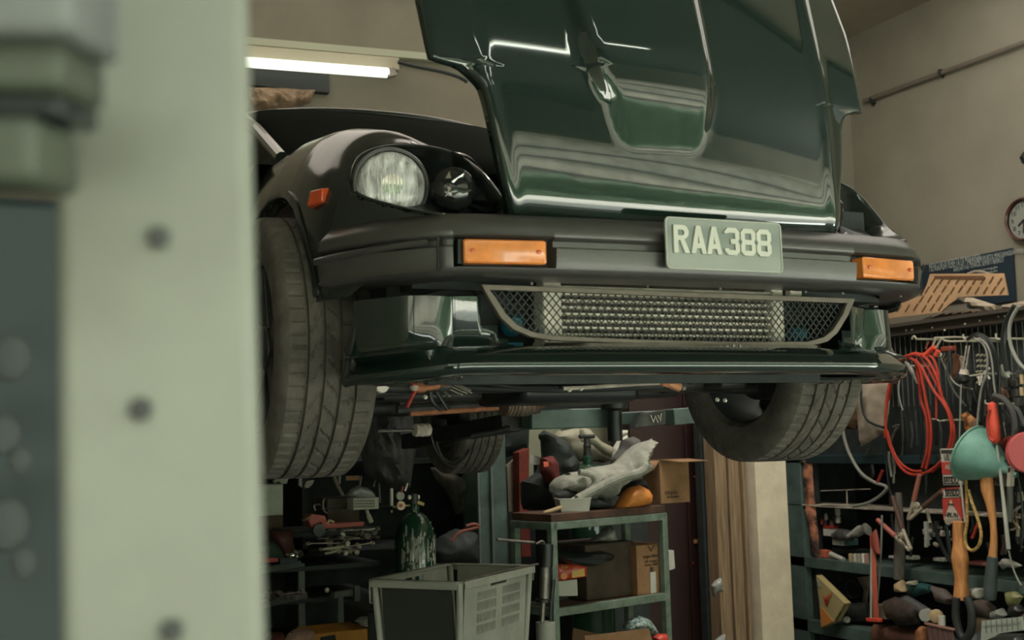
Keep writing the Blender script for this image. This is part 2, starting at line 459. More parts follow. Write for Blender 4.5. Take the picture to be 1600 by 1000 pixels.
def on_plan(t, d, z, side=1):
    """t arc length from centre (signed by side), d inward offset"""
    s = -1 if t < 0 else 1
    p, n = arc(abs(t)); q = p - n*d
    return Vector((CX+s*max(q.x, 0), q.y, z))
# ---- bumper
def bump_prof(tx, ax):
    pocket = .378 < ax < .583
    e = 0.006*sstep(.60, .612, ax) if ax < .9 else 0
    base = [(.11,1.948),(.075,1.950),(.032,1.945),(.012,1.926),(.003,1.916),(0,1.899)]
    if pocket: base += [(.004,1.8965),(.036,1.8945),(.038,1.885),(.038,1.845),(.036,1.837),(-.001,1.835)]
    else: base += [(.003,1.895),(.013+e,1.891),(.014+e,1.880),(-.006+e,1.874),(-.004+e,1.850),(-.001+e,1.835)]
    base += [(.001,1.829),(.010,1.823),(.03,1.820),(.10,1.820)]
    return base
ts = []
tE = arc_of_x(.785)
x = 0.0
while x < tE: ts.append(x); x += .012
ts = sorted(set(ts+[arc_of_x(v)+k for v in (.378,.583) for k in (-.0045,-.001,.001,.0045)]+[arc_of_x(v) for v in (.598,.604,.612,.618)]+[tE]))
ts = [-t for t in reversed(ts) if t > 0]+ts
rows = []
for t in ts:
    p, n = arc(abs(t)); ax = p.x
    pr = bump_prof(t, ax); endf = sstep(tE-.03, tE, abs(t)); k = 1
    rows.append([on_plan(t, d+.02*endf, 1.878+(z-1.878)*(1-.06*endf)) for d, z in pr])
mb = MB().grid(rows)
for rr in (rows[0], rows[-1]):
    mb.add(rr, [tuple(range(len(rr)))])
bumper = mb.build('bumper', bumperm, car, angle=50)
for s in (-1, 1):      # little raised rub strip on the corner piece + seam
    mb = MB(); pts = []
    rws = []
    for i in range(24):
        t = arc_of_x(.625)+(tE-.02-arc_of_x(.625))*i/23
        rws.append([on_plan(s*t, -.003, 1.892-.010*i/23), on_plan(s*t, -.006, 1.889-.010*i/23), on_plan(s*t, -.006, 1.884-.012*i/23), on_plan(s*t, -.002, 1.880-.012*i/23)])
    mb.grid(rws); mb.build('bumper_strip', bumperm, bumper)
    mb = MB().tube([on_plan(s*arc_of_x(.609), -.001, z) for z in (1.826, 1.85, 1.875, 1.893)], .0022, 6); mb.build('bumper_seam', blk, bumper)
for i, xx in enumerate((-.42,-.16,.02,.25,.36,.55)):
    MB().ball(on_plan(arc_of_x(abs(xx))*(1 if xx>0 else -1), .025, 1.8075), .0035, n=8).build('bolt', steel, bumper)
# ---- turn signals
for s in (-1, 1):
    def rr(inset, d, z0, z1, x0, x1, n=4, rad=.006):
        out = []
        for cx_, cz, a0 in ((x1-rad, z1-rad, 0), (x0+rad, z1-rad, 90), (x0+rad, z0+rad, 180), (x1-rad, z0+rad, 270)):
            for k in range(n+1):
                a = R(a0+90*k/n); X = cx_+rad*math.cos(a); Z = cz+rad*math.sin(a)
                t = arc_of_x(X); out.append(on_plan(s*t, d, Z))
        return out
    A = rr(0, .03, 1.842, 1.889, .398, .566); B = rr(0, -.002, 1.842, 1.889, .398, .566); C = rr(0, -.005, 1.845, 1.886, .401, .563)
    n = len(A); fs = []
    for i in range(n): j = (i+1)%n; fs += [(i, j, j+n, i+n), (i+n, j+n, j+2*n, i+2*n)]
    fs.append(tuple(range(2*n, 3*n)))
    sig = MB().add(A+B+C, fs).build('turn_signal', amber, car, label='amber rectangular indicator lens', angle=40)
    for xx in (.415, .549):
        p = on_plan(s*arc_of_x(xx), -.006, 1.866)
        MB().lathe([(.0045,0),(.0045,.002),(.002,.003)], p, (s*.05, -1, 0), 12).build('screw', amberd, sig)
    # inner emblem-like facet block of the bulb behind the lens is left plain
    MB().box(on_plan(s*arc_of_x(.575), .018, 1.866), (.012, .03, .05)).build('signal_bracket', blk2, sig, bevel=.002)
# ---- number plate
PW, PH = .292, .106
pc = Vector((1.478, 2.078, 1.892))
pm = frame4(pc, (1, 0.012, 0.004), (-.03, .0, 1))
def rrect(w_, h_, r_, n=5, cx=0, cy=0):
    o = []
    for sx, sy, a0 in ((1,1,0),(-1,1,90),(-1,-1,180),(1,-1,270)):
        for k in range(n+1):
            a = R(a0+90*k/n); o.append((cx+sx*(w_/2-r_)+r_*math.cos(a), cy+sy*(h_/2-r_)+r_*math.sin(a)))
    return o
platem = mat('plate_mirrored_grey', (0.17, 0.215, 0.185), 0.10, 0.0, coat=1.0, ior=1.7)  # mirrored ground put into the base colour
platel = mat('plate_letters', (0.66, 0.67, 0.58), 0.5)
plate = fillcurve('number_plate', [rrect(PW, PH, .010)], .0025, pm, platem, car, label='number plate painted the grey-green it mirrors with raised white characters reading RAA 388')
plate['label'] = 'number plate painted the grey-green it mirrors with raised white characters RAA 388'
fillcurve('plate_rim', [rrect(PW+.002, PH+.002, .011), rrect(PW-.005, PH-.005, .008)], .005, pm, mat('plate_rim', (0.42,0.44,0.38), .4), plate)
def stroke(loops):
    return loops
def glyphs():
    W_, H_, T = .0370, .057, .0098
    def roundrect(x0, y0, x1, y1, r, n=4):
        o = []
        for cx_, cy_, a0 in ((x1-r,y1-r,0),(x0+r,y1-r,90),(x0+r,y0+r,180),(x1-r,y0+r,270)):
            for k in range(n+1):
                a = R(a0+90*k/n); o.append((cx_+r*math.cos(a), cy_+r*math.sin(a)))
        return o
    A = [[(0,0),(W_*.36,H_),(W_*.64,H_),(W_,0),(W_-T,0),(W_-T*1.3,H_*.2),(T*1.3,H_*.2),(T,0)], [(T*1.62,H_*.36),(W_-T*1.62,H_*.36),(W_*.5,H_*.78)]]
    Rr = [[(0,0),(0,H_),(W_*.62,H_)]+[(W_*.62+W_*.36*math.cos(a), H_*.75+H_*.25*math.sin(a)) for a in [R(75-15*k) for k in range(11)]]+[(W_*.68,H_*.5),(W_,0),(W_-T*1.1,0),(W_*.42,H_*.46),(T,H_*.46),(T,0)],
          [(T,H_*.62)]+[(T,H_-T*.9),(W_*.58,H_-T*.9)]+[(W_*.58+W_*.13*math.cos(a), H_*.73+H_*.105*math.sin(a)) for a in [R(60-20*k) for k in range(7)]]+[(W_*.58,H_*.62)]]
    E = [roundrect_notched(W_, H_), [(T,T),(W_-T,T),(W_-T,H_*.5-T*.55),(T,H_*.5-T*.55)], [(T,H_*.5+T*.45),(W_-T,H_*.5+T*.45),(W_-T,H_-T),(T,H_-T)]]
    c = .008
    three = [[(0,H_-c),(c,H_),(W_-c,H_),(W_,H_-c),(W_,H_*.5+c*.8),(W_-c*.5,H_*.5),(W_,H_*.5-c*.8),(W_,c),(W_-c,0),(c,0),(0,c),(0,H_*.23),(T,H_*.23),(T,T),(W_-T,T),(W_-T,H_*.5-T*.5),(W_*.42,H_*.5-T*.5),(W_*.42,H_*.5+T*.5),(W_-T,H_*.5+T*.5),(W_-T,H_-T),(T,H_-T),(T,H_*.8),(0,H_*.8)]]
    return {'R': Rr, 'A': A, '8': E, '3': three}
def roundrect_notched(W_, H_):
    c = .008
    return [(c,0),(W_-c,0),(W_,c),(W_,H_*.5-c*.8),(W_-c*.5,H_*.5),(W_,H_*.5+c*.8),(W_,H_-c),(W_-c,H_),(c,H_),(0,H_-c),(0,H_*.5+c*.8),(c*.5,H_*.5),(0,H_*.5-c*.8),(0,c)]
G = glyphs()
for ch, x0 in (('R',-.129),('A',-.087),('A',-.048),('3',-.003),('8',.0385),('8',.0795)):
    M4 = pm @ Matrix.Translation((x0, -.020, .003))
    g = fillcurve('plate_character', G[ch], .004, M4, platel, plate, bevel=.0005)
# ---- front panel between bumper and bonnet
rows = []
for i in range(-40, 41):
    t = arc_of_x(.60)*i/40
    rows.append([on_plan(t, d, z) for d, z in ((.05,1.930),(.07,1.9515),(.10,1.957),(.16,1.966),(.22,1.985),(.30,2.0))])
MB().grid(rows).build('nose_panel', paint, car)

# ---- bonnet
HPROF = [(1.945,2.230),(1.955,2.221),(1.975,2.209),(2.00,2.202),(2.04,2.199),(2.10,2.199),(2.17,2.205),(2.25,2.218),(2.35,2.243),(2.50,2.290),(2.68,2.350),(2.86,2.415),(3.06,2.495)]
_hp = smooth_pts([Vector((a, b, 0)) for a, b in HPROF], 8)
_ht = [(p.x, p.y) for p in _hp]
def HY(z): return interp(_ht, z)
def hhit(px, py, off=0.0):
    Y = 2.2
    for _ in range(25):
        p = TY(px, py, Y); Y = .5*Y+.5*(HY(p.z)-off)
    return TY(px, py, Y)
def side(pxs, off=0.0):
    L = [hhit(p[0], p[1], (off if not callable(off) else off(p[1]))) for p in pxs]; return sorted([(p.z, p.x) for p in L])
left = side([(790,331),(783,290),(774,245),(764,200),(755,160),(748,138),(741,128),(731,117),(716,104),(700,97),(686,94),(672,92),(665,62),(652,0)])
right = side([(1312,359),(1316,300),(1319,250),(1319,205),(1321,190),(1327,180),(1336,176),(1351,175),(1347,148),(1338,100),(1326,55),(1305,0)])
left += [(3.06, left[-1][1]+.0)]; right += [(3.06, right[-1][1]+.0)]
ho = lambda y: .010+.018*(1-sstep(0, 300, y))
creL = side([(786,306),(766,193),(757,150),(744,88),(730,36),(719,0)], ho); creR = side([(1306,355),(1302,270),(1296,190),(1290,130),(1283,99),(1259,0)], ho)
bl = side([(905,0),(924,54),(948,120),(962,150)], .10); br = side([(1100,0),(1121,90),(1133,140)], .10)
bl = [(2.0, bl[0][1])]+bl; br = [(2.0, br[0][1])]+br
zs = []
z = 1.945
while z < 3.06:
    zs.append(z); z += .012 if z > 2.42 else .006
rows = []
NC = 110
hc = .5*(left[0][1]+right[0][1])
zb0 = hhit(1045, 205, .06).z; zb1 = hhit(1045, 128, .09).z
print('bonnet bulge z', zb0, zb1, 'left/right bottom', left[0], right[0])
for z in zs:
    xl, xr = interp(left, z), interp(right, z); row = []
    dY = (HY(z+.004)-HY(z-.004))/.008; nrm = Vector((0, -1, dY)).normalized()
    cl, cr = max(interp(creL, z), xl+.004), min(interp(creR, z), xr-.004)
    b0, b1 = interp(bl, z), interp(br, z)
    for j in range(NC+1):
        # denser columns near the creases
        u = j/NC; X = xl+(xr-xl)*u
        lift = .008+.024*sstep(2.05, 2.85, z)
        mid = (X-cl)/(cr-cl)
        if mid < 0: h = lift*min(1, max(0, (X-xl)/max(cl-xl, 1e-4)))
        elif mid > 1: h = lift*min(1, max(0, (xr-X)/max(xr-cr, 1e-4)))
        else: h = lift+.034*(1-(2*mid-1)**2)
        # shut edges turned back
        e = min(X-xl, xr-X); h -= .012*(1-min(1, e/.008))**2
        kz = max(0, min(1, (z-zb0+.05)/(zb1-zb0+.13))); nar = .075*(1-math.sqrt(max(0, 1-(1-kz)**2)))
        wgt = sstep(b0+nar-.020, b0+nar+.022, X)*(1-sstep(b1-nar-.022, b1-nar+.020, X))
        h += .036*wgt*(kz**1.6*(3-2*kz)/1.0 if kz < 1 else 1)
        # shallow swage beside the bulge
        h += .006*math.exp(-((X-cl-.01)/.014)**2)+.006*math.exp(-((X-cr+.01)/.014)**2)
        p = Vector((X, HY(z), z))+nrm*h
        row.append(p)
    rows.append(row)
bon = MB().grid(rows).build('bonnet', paint, car, solid=.014, label='dark green bonnet standing on its nose, outer face forward', angle=60)
# bonnet frame on the hidden side
for s in (.12, .88):
    mb = MB(); pts = []
    for z in (1.97, 2.1, 2.3, 2.6, 3.0):
        xl, xr = interp(left, z), interp(right, z); pts.append(Vector((xl+(xr-xl)*s, HY(z)+.075, z)))
    mb.tube(smooth_pts(pts), .012, 8).build('bonnet_frame', blk, bon)

# ---- front wings with the headlamp pods (shape worked out for the left one, mirrored for the right)
ALM = [(553,298),(551,275),(558,252),(574,238),(600,230),(630,227),(664,229),(697,236),(727,250),(752,270),(771,292),(786,314),(793,324),(778,332),(745,337),(705,337),(668,332),(630,325),(598,317),(572,309)]
def wing_surf(t, v):
    """t: arc from x=.43 round to the door, v 0..1 bottom to crest"""
    p, n = arc(min(t, _cum[-1])) if t <= _cum[-1] else (None, None)
    if p is None:
        p = Vector((.805-.0*(t-_cum[-1]), 2.70+(t-_cum[-1]), 0)); n = Vector((1, 0, 0))
    ztop = interp([(0,1.985),(.44,1.99),(.47,2.03),(.52,2.075),(.58,2.10),(.66,2.115),(.76,2.128),(.86,2.15),(1.0,2.19),(1.15,2.225),(1.4,2.26),(1.9,2.285),(3.2,2.29)], t)
    zb = interp([(0,1.86),(.72,1.86),(.86,1.80)], t)
    z = zb+(ztop-zb)*v
    ins = .034
    # rounding toward the crest
    wr = interp([(.40,.30),(.55,.26),(.7,.24),(.9,.20),(1.2,.16),(3,.16)], t)
    k = max(0, ((z-1.80)/(ztop-1.80)-.30)/.70)
    ins += wr*(1-(1-k**2.2)**.5) if k < 1 else wr
    q = p-n*ins
    return Vector((CX-q.x, q.y, z))
nt_, nv_ = 190, 44
t0, t1 = .425, 2.0
W_ = [[wing_surf(t0+(t1-t0)*i/nt_, (1-math.cos(PI*.5*j/nv_)) if False else math.sin(PI*.5*j/nv_)) for j in range(nv_+1)] for i in range(nt_+1)]
# carry on over the crest to the inner edge
for i, row in enumerate(W_):
    last = row[-1]; t = t0+(t1-t0)*i/nt_
    p, n = arc(min(t, _cum[-1]))
    for d_, dz in ((.02,-.001),(.05,-.008),(.09,-.02),(.11,-.05)):
        row.append(Vector((last.x+n.x*d_, last.y+n.y*-1*-d_*0+abs(n.y)*d_, last.z+dz)))
def in_poly(x, y, P):
    r_ = False
    for i in range(len(P)):
        (x0, y0), (x1, y1) = P[i], P[(i+1)%len(P)]
        if (y0 > y) != (y1 > y) and x < (x1-x0)*(y-y0)/(y1-y0)+x0: r_ = not r_
    return r_
ALMS = [(p.x, p.y) for p in smooth_pts([Vector((a, b, 0)) for a, b in ALM], 4, True)]
def grown(P, k):
    cx_ = sum(p[0] for p in P)/len(P); cy_ = sum(p[1] for p in P)/len(P)
    return [(cx_+(x-cx_)*k, cy_+(y-cy_)*k) for x, y in P]
ALG = grown(ALMS, 1.03)
wv = [p for r_ in W_ for p in r_]; nc = len(W_[0]); wf = []
archpts = []
AY, AZ, AR = 2.83, 1.72, .362
for i in range(nt_):
    for j in range(nc-1):
        f = (i*nc+j, i*nc+j+1, (i+1)*nc+j+1, (i+1)*nc+j)
        c = sum((wv[k] for k in f), Vector())/4
        if ((c.y-AY)**2+(c.z-AZ)**2)**.5 < AR and c.x < CX-.62: continue
        if j < nv_+2:
            px, py = proj(c)
            if c.y < 2.6 and in_poly(px, py, ALG): continue
        wf.append(f)
def mirror(vs): return [Vector((2*CX-v.x, v.y, v.z)) for v in vs]
wing_l = MB().add(wv, wf).build('front_wing', paint_k, car, angle=60)
wing_r = MB().add(mirror(wv), wf).build('front_wing', paint_k, car, angle=60)
for o in (wing_l, wing_r):
    md = o.modifiers.new('s', 'SOLIDIFY'); md.thickness = .004; md.offset = 0
# rolled lip along the wheel arch
lip_ = []
for k in range(40):
    a = R(14+ (166-14)*k/39); y_ = AY-AR*math.cos(a); z_ = AZ+AR*math.sin(a)
    bp_ = min((q for r_ in W_ for q in r_[:nv_]), key=lambda q: (q.y-y_)**2+(q.z-z_)**2+ (0 if q.x < CX-.55 else 9))
    lip_.append(Vector((bp_.x, y_, z_)))
for fx, o in ((lambda v: v, wing_l), (mirror, wing_r)):
    L = fx(lip_); sgn = 1 if o is wing_l else -1
    MB().grid([[p+Vector((-.004*sgn, 0, 0)) for p in L], [p+Vector((-.007*sgn, (p.y-AY)*.03, (p.z-AZ)*.03)) for p in L], [p+Vector((-.002*sgn, (p.y-AY)*.07, (p.z-AZ)*.07)) for p in L], [p+Vector((.03*sgn, (p.y-AY)*-.01, (p.z-AZ)*-.01)) for p in L]][::1]).build('arch_lip', paint_k, o, solid=.003)
# surface point under a pixel of the pod outline
def wing_hit(px, py):
    best = None; bd = 1e9
    for i in range(0, nt_+1):
        if W_[i][0].y > 2.75: break
        for j in range(nc-3):
            q = proj(W_[i][j]); d = (q[0]-px)**2+(q[1]-py)**2
            if d < bd: bd = d; best = W_[i][j]
    Y = best.y
    return TY(px, py, Y)
rim = smooth_pts([wing_hit(*p) for p in ALM], 4, True)
cen = sum(rim, Vector())/len(rim)
# even out the depth of the rim
ys = [p.y for p in rim]; n = len(rim)
ysm = ys[:]
for _ in range(6): ysm = [(ysm[i-1]+ysm[i]*2+ysm[(i+1)%n])/4 for i in range(n)]
rim = [CAM+(p-CAM)*((ysm[i]-CAM.y)/(p.y-CAM.y)) for i, p in enumerate(rim)]
inward = Vector((.30, .95, 0)).normalized()
def ring(pts, k, push):
    return [cen+(p-cen)*k+inward*push for p in pts]
lampm = mat('headlamp_glass', (0.80, 0.78, 0.71), 0.12, 0.0, coat=.6, ior=1.5, var=.75, vscale=16, stretch=(5,5,1.0), bump=.6, bscale=26)
lampr = mat('headlamp_reflector', (0.80, 0.78, 0.72), 0.13, 1.0)
lens_front = mat('headlamp_cover', (1,1,1), 0.02, ior=1.35, trans=1.0)
for s in (0, 1):
    fx = (lambda vs: vs) if s == 0 else mirror
    # rounded lip around the opening
    rows = [ring(rim, 1.04, .004), ring(rim, 1.03, -.005), ring(rim, 1.0, -.009), ring(rim, .96, -.006), ring(rim, .935, .006), ring(rim, .90, .03), ring(rim, .86, .06)]
    lip = MB().grid([fx(r_) for r_ in rows], close_u=True).build('headlamp_surround', paint_k, car, label='glossy black almond-shaped headlamp surround', angle=70)
    rows = [ring(rim, .87, .055), ring(rim, .5, .07), ring(rim, .02, .075)]
    MB().grid([fx(r_) for r_ in rows], close_u=True).build('lamp_bucket', blk2, lip)
    # round sealed-beam lamp
    lc = TY(612, 285, 2.318); q = inward*.034
    ax = Vector((-.22, -.97, -.05)).normalized()
    c = lc+q+(inward*.11 if s else Vector()); A = Vector((2*CX-c.x, c.y, c.z)) if s else c; axx = Vector((-ax.x, ax.y, ax.z)) if s else ax
    rl = .0725
    ll = MB().lathe([(rl*1.0,-.02),(rl*1.0,-.002),(rl*.97,.004),(rl*.9,.010),(rl*.7,.017),(rl*.4,.022),(.001,.0235)], A, axx, 48, cap=False).build('headlamp', lampm, car, label='round fluted glass headlamp')
    MB().lathe([(rl*1.11,-.03),(rl*1.12,.0),(rl*1.08,.007),(rl*1.01,.006),(rl*.99,-.004)], A, axx, 48, cap=False).build('lamp_ring', steeld, ll)
    MB().lathe([(rl*.30,.0215),(rl*.30,.0235),(.001,.0255)], A, axx, 24, cap=False).build('bulb_cap', chrome, ll)
    fl = MB()
    xs_ = Vector((1,0,0)).cross(axx).normalized(); up_ = Vector((0,0,1)); up_ = (up_-axx*up_.dot(axx)).normalized(); rt_ = up_.cross(axx).normalized()
    for k in range(-8, 9):
        xx = k*rl*.105; hh = math.sqrt(max(0, (rl*.93)**2-xx*xx))
        pts = []
        for m_ in range(9):
            zz = -hh+2*hh*m_/8; rr_ = math.sqrt(xx*xx+zz*zz)/rl
            pts.append(A+rt_*xx+up_*zz+axx*(.0235*(1-rr_**2.3)+.001))
        fl.tube(pts, .0016, 5)
    fl.build('lens_fluting', lampm, ll)
    # side lamp beyond it
    c2 = TY(712, 290, 2.245)+inward*(.10 if s else .03); A2 = Vector((2*CX-c2.x, c2.y, c2.z)) if s else c2
    sl = MB().lathe([(.045,-.02),(.045,0),(.036,.012),(.02,.018),(.001,.02)], A2, axx, 32, cap=False).build('side_lamp', glassd, car)
    mb = MB()
    for k in range(5):
        a = k*1.2; mb.add([A2+axx*.012+up_*(.034*math.cos(a))+rt_*(-.012-.02*math.sin(a)), A2+axx*.022+up_*(.02*math.cos(a+.5))+rt_*(-.01), A2+axx*.016+up_*(.034*math.cos(a+1))+rt_*(.004-.03*math.sin(a+1))], [(0,1,2)])
    mb.build('lamp_facets', lampr, sl, smooth=False)
# crease line of the arch flange on the visible wing, bolts, side marker
def wing_px(px, py): return wing_hit(px, py)
mk = wing_hit(500, 310)
M3 = Matrix(((.25,-.97,0),(.97,.25,0),(0,0,1)))
M3 = Matrix.Rotation(R(-62), 3, 'Z')
marker = MB().add(*(lambda c: ([c+M3@Vector(v) for v in ((-.032,.006,-.019),(.026,.006,-.016),(.030,.006,.019),(-.022,.006,.021),(-.026,-.014,-.015),(.026,-.020,-.013),(.028,-.020,.015),(-.016,-.014,.016))], [(0,1,2,3),(4,7,6,5),(0,4,5,1),(1,5,6,2),(2,6,7,3),(3,7,4,0)]))(mk)).build('side_marker', amberd, car, bevel=.003, label='red-orange side marker lens')
# ---- lower air dam and splitter
SP = [(.12,1.803),(.082,1.787),(.080,1.73),(.079,1.706),(.072,1.692),(.045,1.682),(.022,1.672),(.004,1.660),(-.006,1.651),(-.0135,1.6475),(-.0140,1.642),(-.0115,1.635),(0,1.631),(.06,1.630),(.20,1.634)]
rows = []; tS = arc_of_x(.745); NS = 170
fsx = []
for i in range(-NS, NS+1):
    t = tS*i/NS; p, n = arc(abs(t)); ax = p.x; row = []
    sc = math.exp(-((ax-.555)/.05)**2)
    for k, (d, z) in enumerate(SP):
        dd = d
        if 0 < k < 6: dd -= .055*sstep(.60, .68, ax)                 # fuller corners
        if t > 0: dd += .055*sstep(.38,.64,ax)
        if k < 5: dd += .040*(sstep(.44,.50,ax)-sstep(.60,.64,ax))*(k/4)**1.6
        dd += .028*sstep(.5,.74,ax)*(k >= 6)*.4
        zz = z
        if k >= 3: zz -= .012*sstep(.55,.74,ax)
        row.append(on_plan(t, dd, zz))
    rows.append(row)
vs = [p for r_ in rows for p in r_]; nc = len(SP); fs = []
for i in range(2*NS):
    for j in range(nc-1):
        c = (rows[i][j]+rows[i+1][j]+rows[i][j+1]+rows[i+1][j+1])/4
        xo = c.x-CX
        if c.z > 1.697 and -.50+.06*max(0, (1.76-c.z)/.07) < xo < .435-.06*max(0, (1.76-c.z)/.07): continue
        fs.append((i*nc+j, i*nc+j+1, (i+1)*nc+j+1, (i+1)*nc+j))
dam = MB().add(vs, fs).build('air_dam', paint, car, angle=55, label='glossy dark green front air dam with splitter lip')
md = dam.modifiers.new('s', 'SOLIDIFY'); md.thickness = .004; md.offset = 0
for s in (-1, 1):   # end plates
    RX = .058 if s > 0 else 0
    A = [on_plan(s*tS, .0, 1.634), on_plan(s*tS, .01, 1.66), on_plan(s*(tS-.0), .03, 1.75), on_plan(s*(tS-.05), .06, 1.77), on_plan(s*(tS-.11), .03, 1.655), on_plan(s*(tS-.10), .0, 1.634)]
    mb = MB().tube([on_plan(s*tS, RX, 1.622), on_plan(s*tS, RX+.012, 1.68), on_plan(s*(tS-.005), RX+.03, 1.745)], [.009, .006, .004], 8)
    mb.tube([on_plan(s*tS, RX, 1.622), on_plan(s*(tS-.06), RX, 1.632), on_plan(s*(tS-.16), RX-.004, 1.637)], [.009,.007,.005], 8)
    mb.build('splitter_end', paint_k, dam)
# ---- intake: frame, mesh, cooler behind
IY = 2.195
OUT = [(752,446),(900,451),(1100,459),(1332,468),(1322,492),(1305,520),(1290,533),(1262,541),(1150,541),(1000,537),(860,531),(828,526),(800,514),(781,496),(765,470)]
INN = [(764,454),(900,459),(1100,467),(1319,475),(1312,491),(1296,516),(1283,526),(1258,533),(1150,534),(1000,530),(862,524),(832,518),(808,507),(791,490),(776,468)]
pmI = Matrix(((1,0,0,0),(0,0,-1,IY),(0,1,0,0),(0,0,0,1)))
def loc2(P): return [(TY(a, b, IY).x, TY(a, b, IY).z) for a, b in P]
INN = [(a[0]+.72*(b[0]-a[0]), a[1]+.72*(b[1]-a[1])) for a, b in zip(OUT, INN)]
o2, i2 = loc2(OUT), loc2(INN)
gf = fillcurve('grille_frame', [o2, i2], .012, pmI, framem, car, bevel=.0015, label='brushed grey-brown metal surround of the intake')
mb = MB(); x0 = min(p[0] for p in i2); x1 = max(p[0] for p in i2); z0 = min(p[1] for p in i2); z1 = max(p[1] for p in i2)
dx, dz = .0175, .0098
def seg_in(a, b):
    m_ = ((a[0]+b[0])/2, (a[1]+b[1])/2); return in_poly(m_[0], m_[1], grown(o2, .99))
nx = int((x1-x0)/dx)+2; nz = int((z1-z0)/dz)+2
for i in range(nx):
    for j in range(nz):
        X = x0+i*dx+(dx/2 if j%2 else 0); Z = z0+j*dz; 
        for sx in (-1, 1):
            a = (X, Z); b = (X+sx*dx/2, Z+dz)
            if seg_in(a, b):
                mb.bar((a[0], IY+.005, a[1]), (b[0], IY+.005, b[1]), .0021, .0016, up=Vector((0,1,0)))
mb.build('grille_mesh', blk2, gf, smooth=False)
# cooler
CY = 2.275
rad = MB()
a0 = TY(846, 433, CY); a1 = TY(878, 536, CY); b0 = TY(1203, 449, CY); b1 = TY(1226, 548, CY)
ztop = a0.z; zbot = a1.z
cooler = MB().box(((a0.x+a1.x)/2, CY+.02, (ztop+zbot)/2), (a1.x-a0.x, .05, ztop-zbot)).build('cooler', alu, car, bevel=.003, label='bare aluminium cooler core behind the mesh')
MB().box(((b0.x+b1.x)/2, CY+.02, (ztop+zbot)/2-.002), (b1.x-b0.x, .05, ztop-zbot+.004)).build('end_tank', alu, cooler, bevel=.003)
xa, xb = a1.x, b0.x
MB().box(((xa+xb)/2, CY+.055, (ztop+zbot)/2), (xb-xa, .02, ztop-zbot)).build('core_backing', alud, cooler)
k = 0; zz = zbot+.006; nb = 9
for i in range(nb+1):
    zc = zbot+(ztop-zbot)*(i+.3)/(nb+.6)
    MB().box(((xa+xb)/2, CY+.022, zc), (xb-xa, .045, .0052)).build('cooler_tube', alu, cooler, bevel=.001)
mb = MB(); n = 150
for i in range(n):
    X = xa+(xb-xa)*(i+.5)/n
    for j in range(nb):
        zc = zbot+(ztop-zbot)*(j+.8)/(nb+.6)
        mb.box((X, CY+.034, zc), (.0008, .03, .0085))
mb.build('cooling_fins', mat('fin_grey', (.20,.175,.14), .6), cooler, smooth=False)
for px, py, rr_ in ((806, 508, .020), (1252, 524, .020)):
    p = TY(px, py, 2.30); MB().lathe([(.022,0),(.024,.01),(.020,.03),(.01,.04)], p+Vector((0,.03,0)), (0,-1,.1), 24).build('horn', bluep, car, label='blue horn body seen through the mesh')
MB().box(TY(845, 522, 2.30), (.02,.03,.02)).build('connector', mat('pale_connector', (0.35,0.4,0.45), .5), car, bevel=.003)
MB().box(TY(1240, 458, 2.27), (.035,.02,.016)).build('latch_bracket', alu, car, bevel=.004)

# ---- black blocks added to stop light inside, undertray, sills, cabin
inner = MB()
inner.box((CX, 2.62, 1.90), (1.28, .50, .30)).box((CX, 2.36, 1.862), (1.22, .12, .10))
inner.box((CX, 3.9, 1.80), (1.18, 2.4, .22)).box((CX, 5.2, 1.90), (1.28, 1.4, .26))
inner.box((CX, 2.37, 1.71), (1.14, .02, .18))
inner.build('inner_light_block', blk, car, smooth=False)
mb = MB(); rows = []
for y, hw, z0_, z1_ in ((3.15,.815,1.68,2.27),(3.6,.82,1.67,2.28),(4.3,.82,1.67,2.30),(4.8,.82,1.68,2.31),(5.3,.81,1.9,2.33),(5.9,.80,1.75,2.31),(6.15,.72,1.80,2.26)):
    r_ = []
    for a in range(15):
        u = a/14*2-1
        zz = z0_ if abs(u) == 1 else (z0_+.3 if abs(u) > .8 else z1_-.03*abs(u)); r_.append(Vector((CX+hw*max(-1, min(1, u*1.25)), y, zz)))
    rows.append(r_)
mb.grid(rows).build('body_shell', paint_k, car)
# greenhouse: windscreen, roof, rear glass
rows = []
for y, hw, z in ((3.28,.60,2.305),(3.55,.575,2.43),(3.85,.54,2.58),(4.12,.505,2.695)):
    rows.append([Vector((CX+hw*math.sin(PI/2*u/8)/1.0*1.0, y+.10*(u/8)**2, z-.03*(u/8)**4-.0*abs(u))) for u in range(-8, 9)])
MB().grid(rows).build('windscreen', screeng, car, solid=.006)
rows = []
for y, hw, z in ((4.115,.515,2.700),(4.135,.52,2.716),(4.18,.525,2.728),(4.4,.53,2.745),(4.8,.53,2.74),(5.15,.50,2.70),(5.7,.46,2.45),(6.0,.44,2.34)):
    rows.append([Vector((CX+hw*u/8, y+.09*(u/8)**2*(1 if y < 4.3 else 0), z-.035*(abs(u)/8)**3)) for u in range(-8, 9)])
MB().grid(rows).build('roof', paint_k, car, solid=.012)
for s in (-1, 1):
    MB().tube([(CX+s*.62, 3.28, 2.30), (CX+s*.575, 3.75, 2.50), (CX+s*.535, 4.24, 2.69), (CX+s*.53, 4.8, 2.71), (CX+s*.6, 5.6, 2.33)], .02, 10).build('window_frame', paint_k, car)
    MB().add([(CX+s*.62,3.3,2.29),(CX+s*.535,4.2,2.68),(CX+s*.53,4.85,2.69),(CX+s*.62,5.4,2.32)], [(0,1,2,3)]).build('side_window', glassd, car, solid=.005)

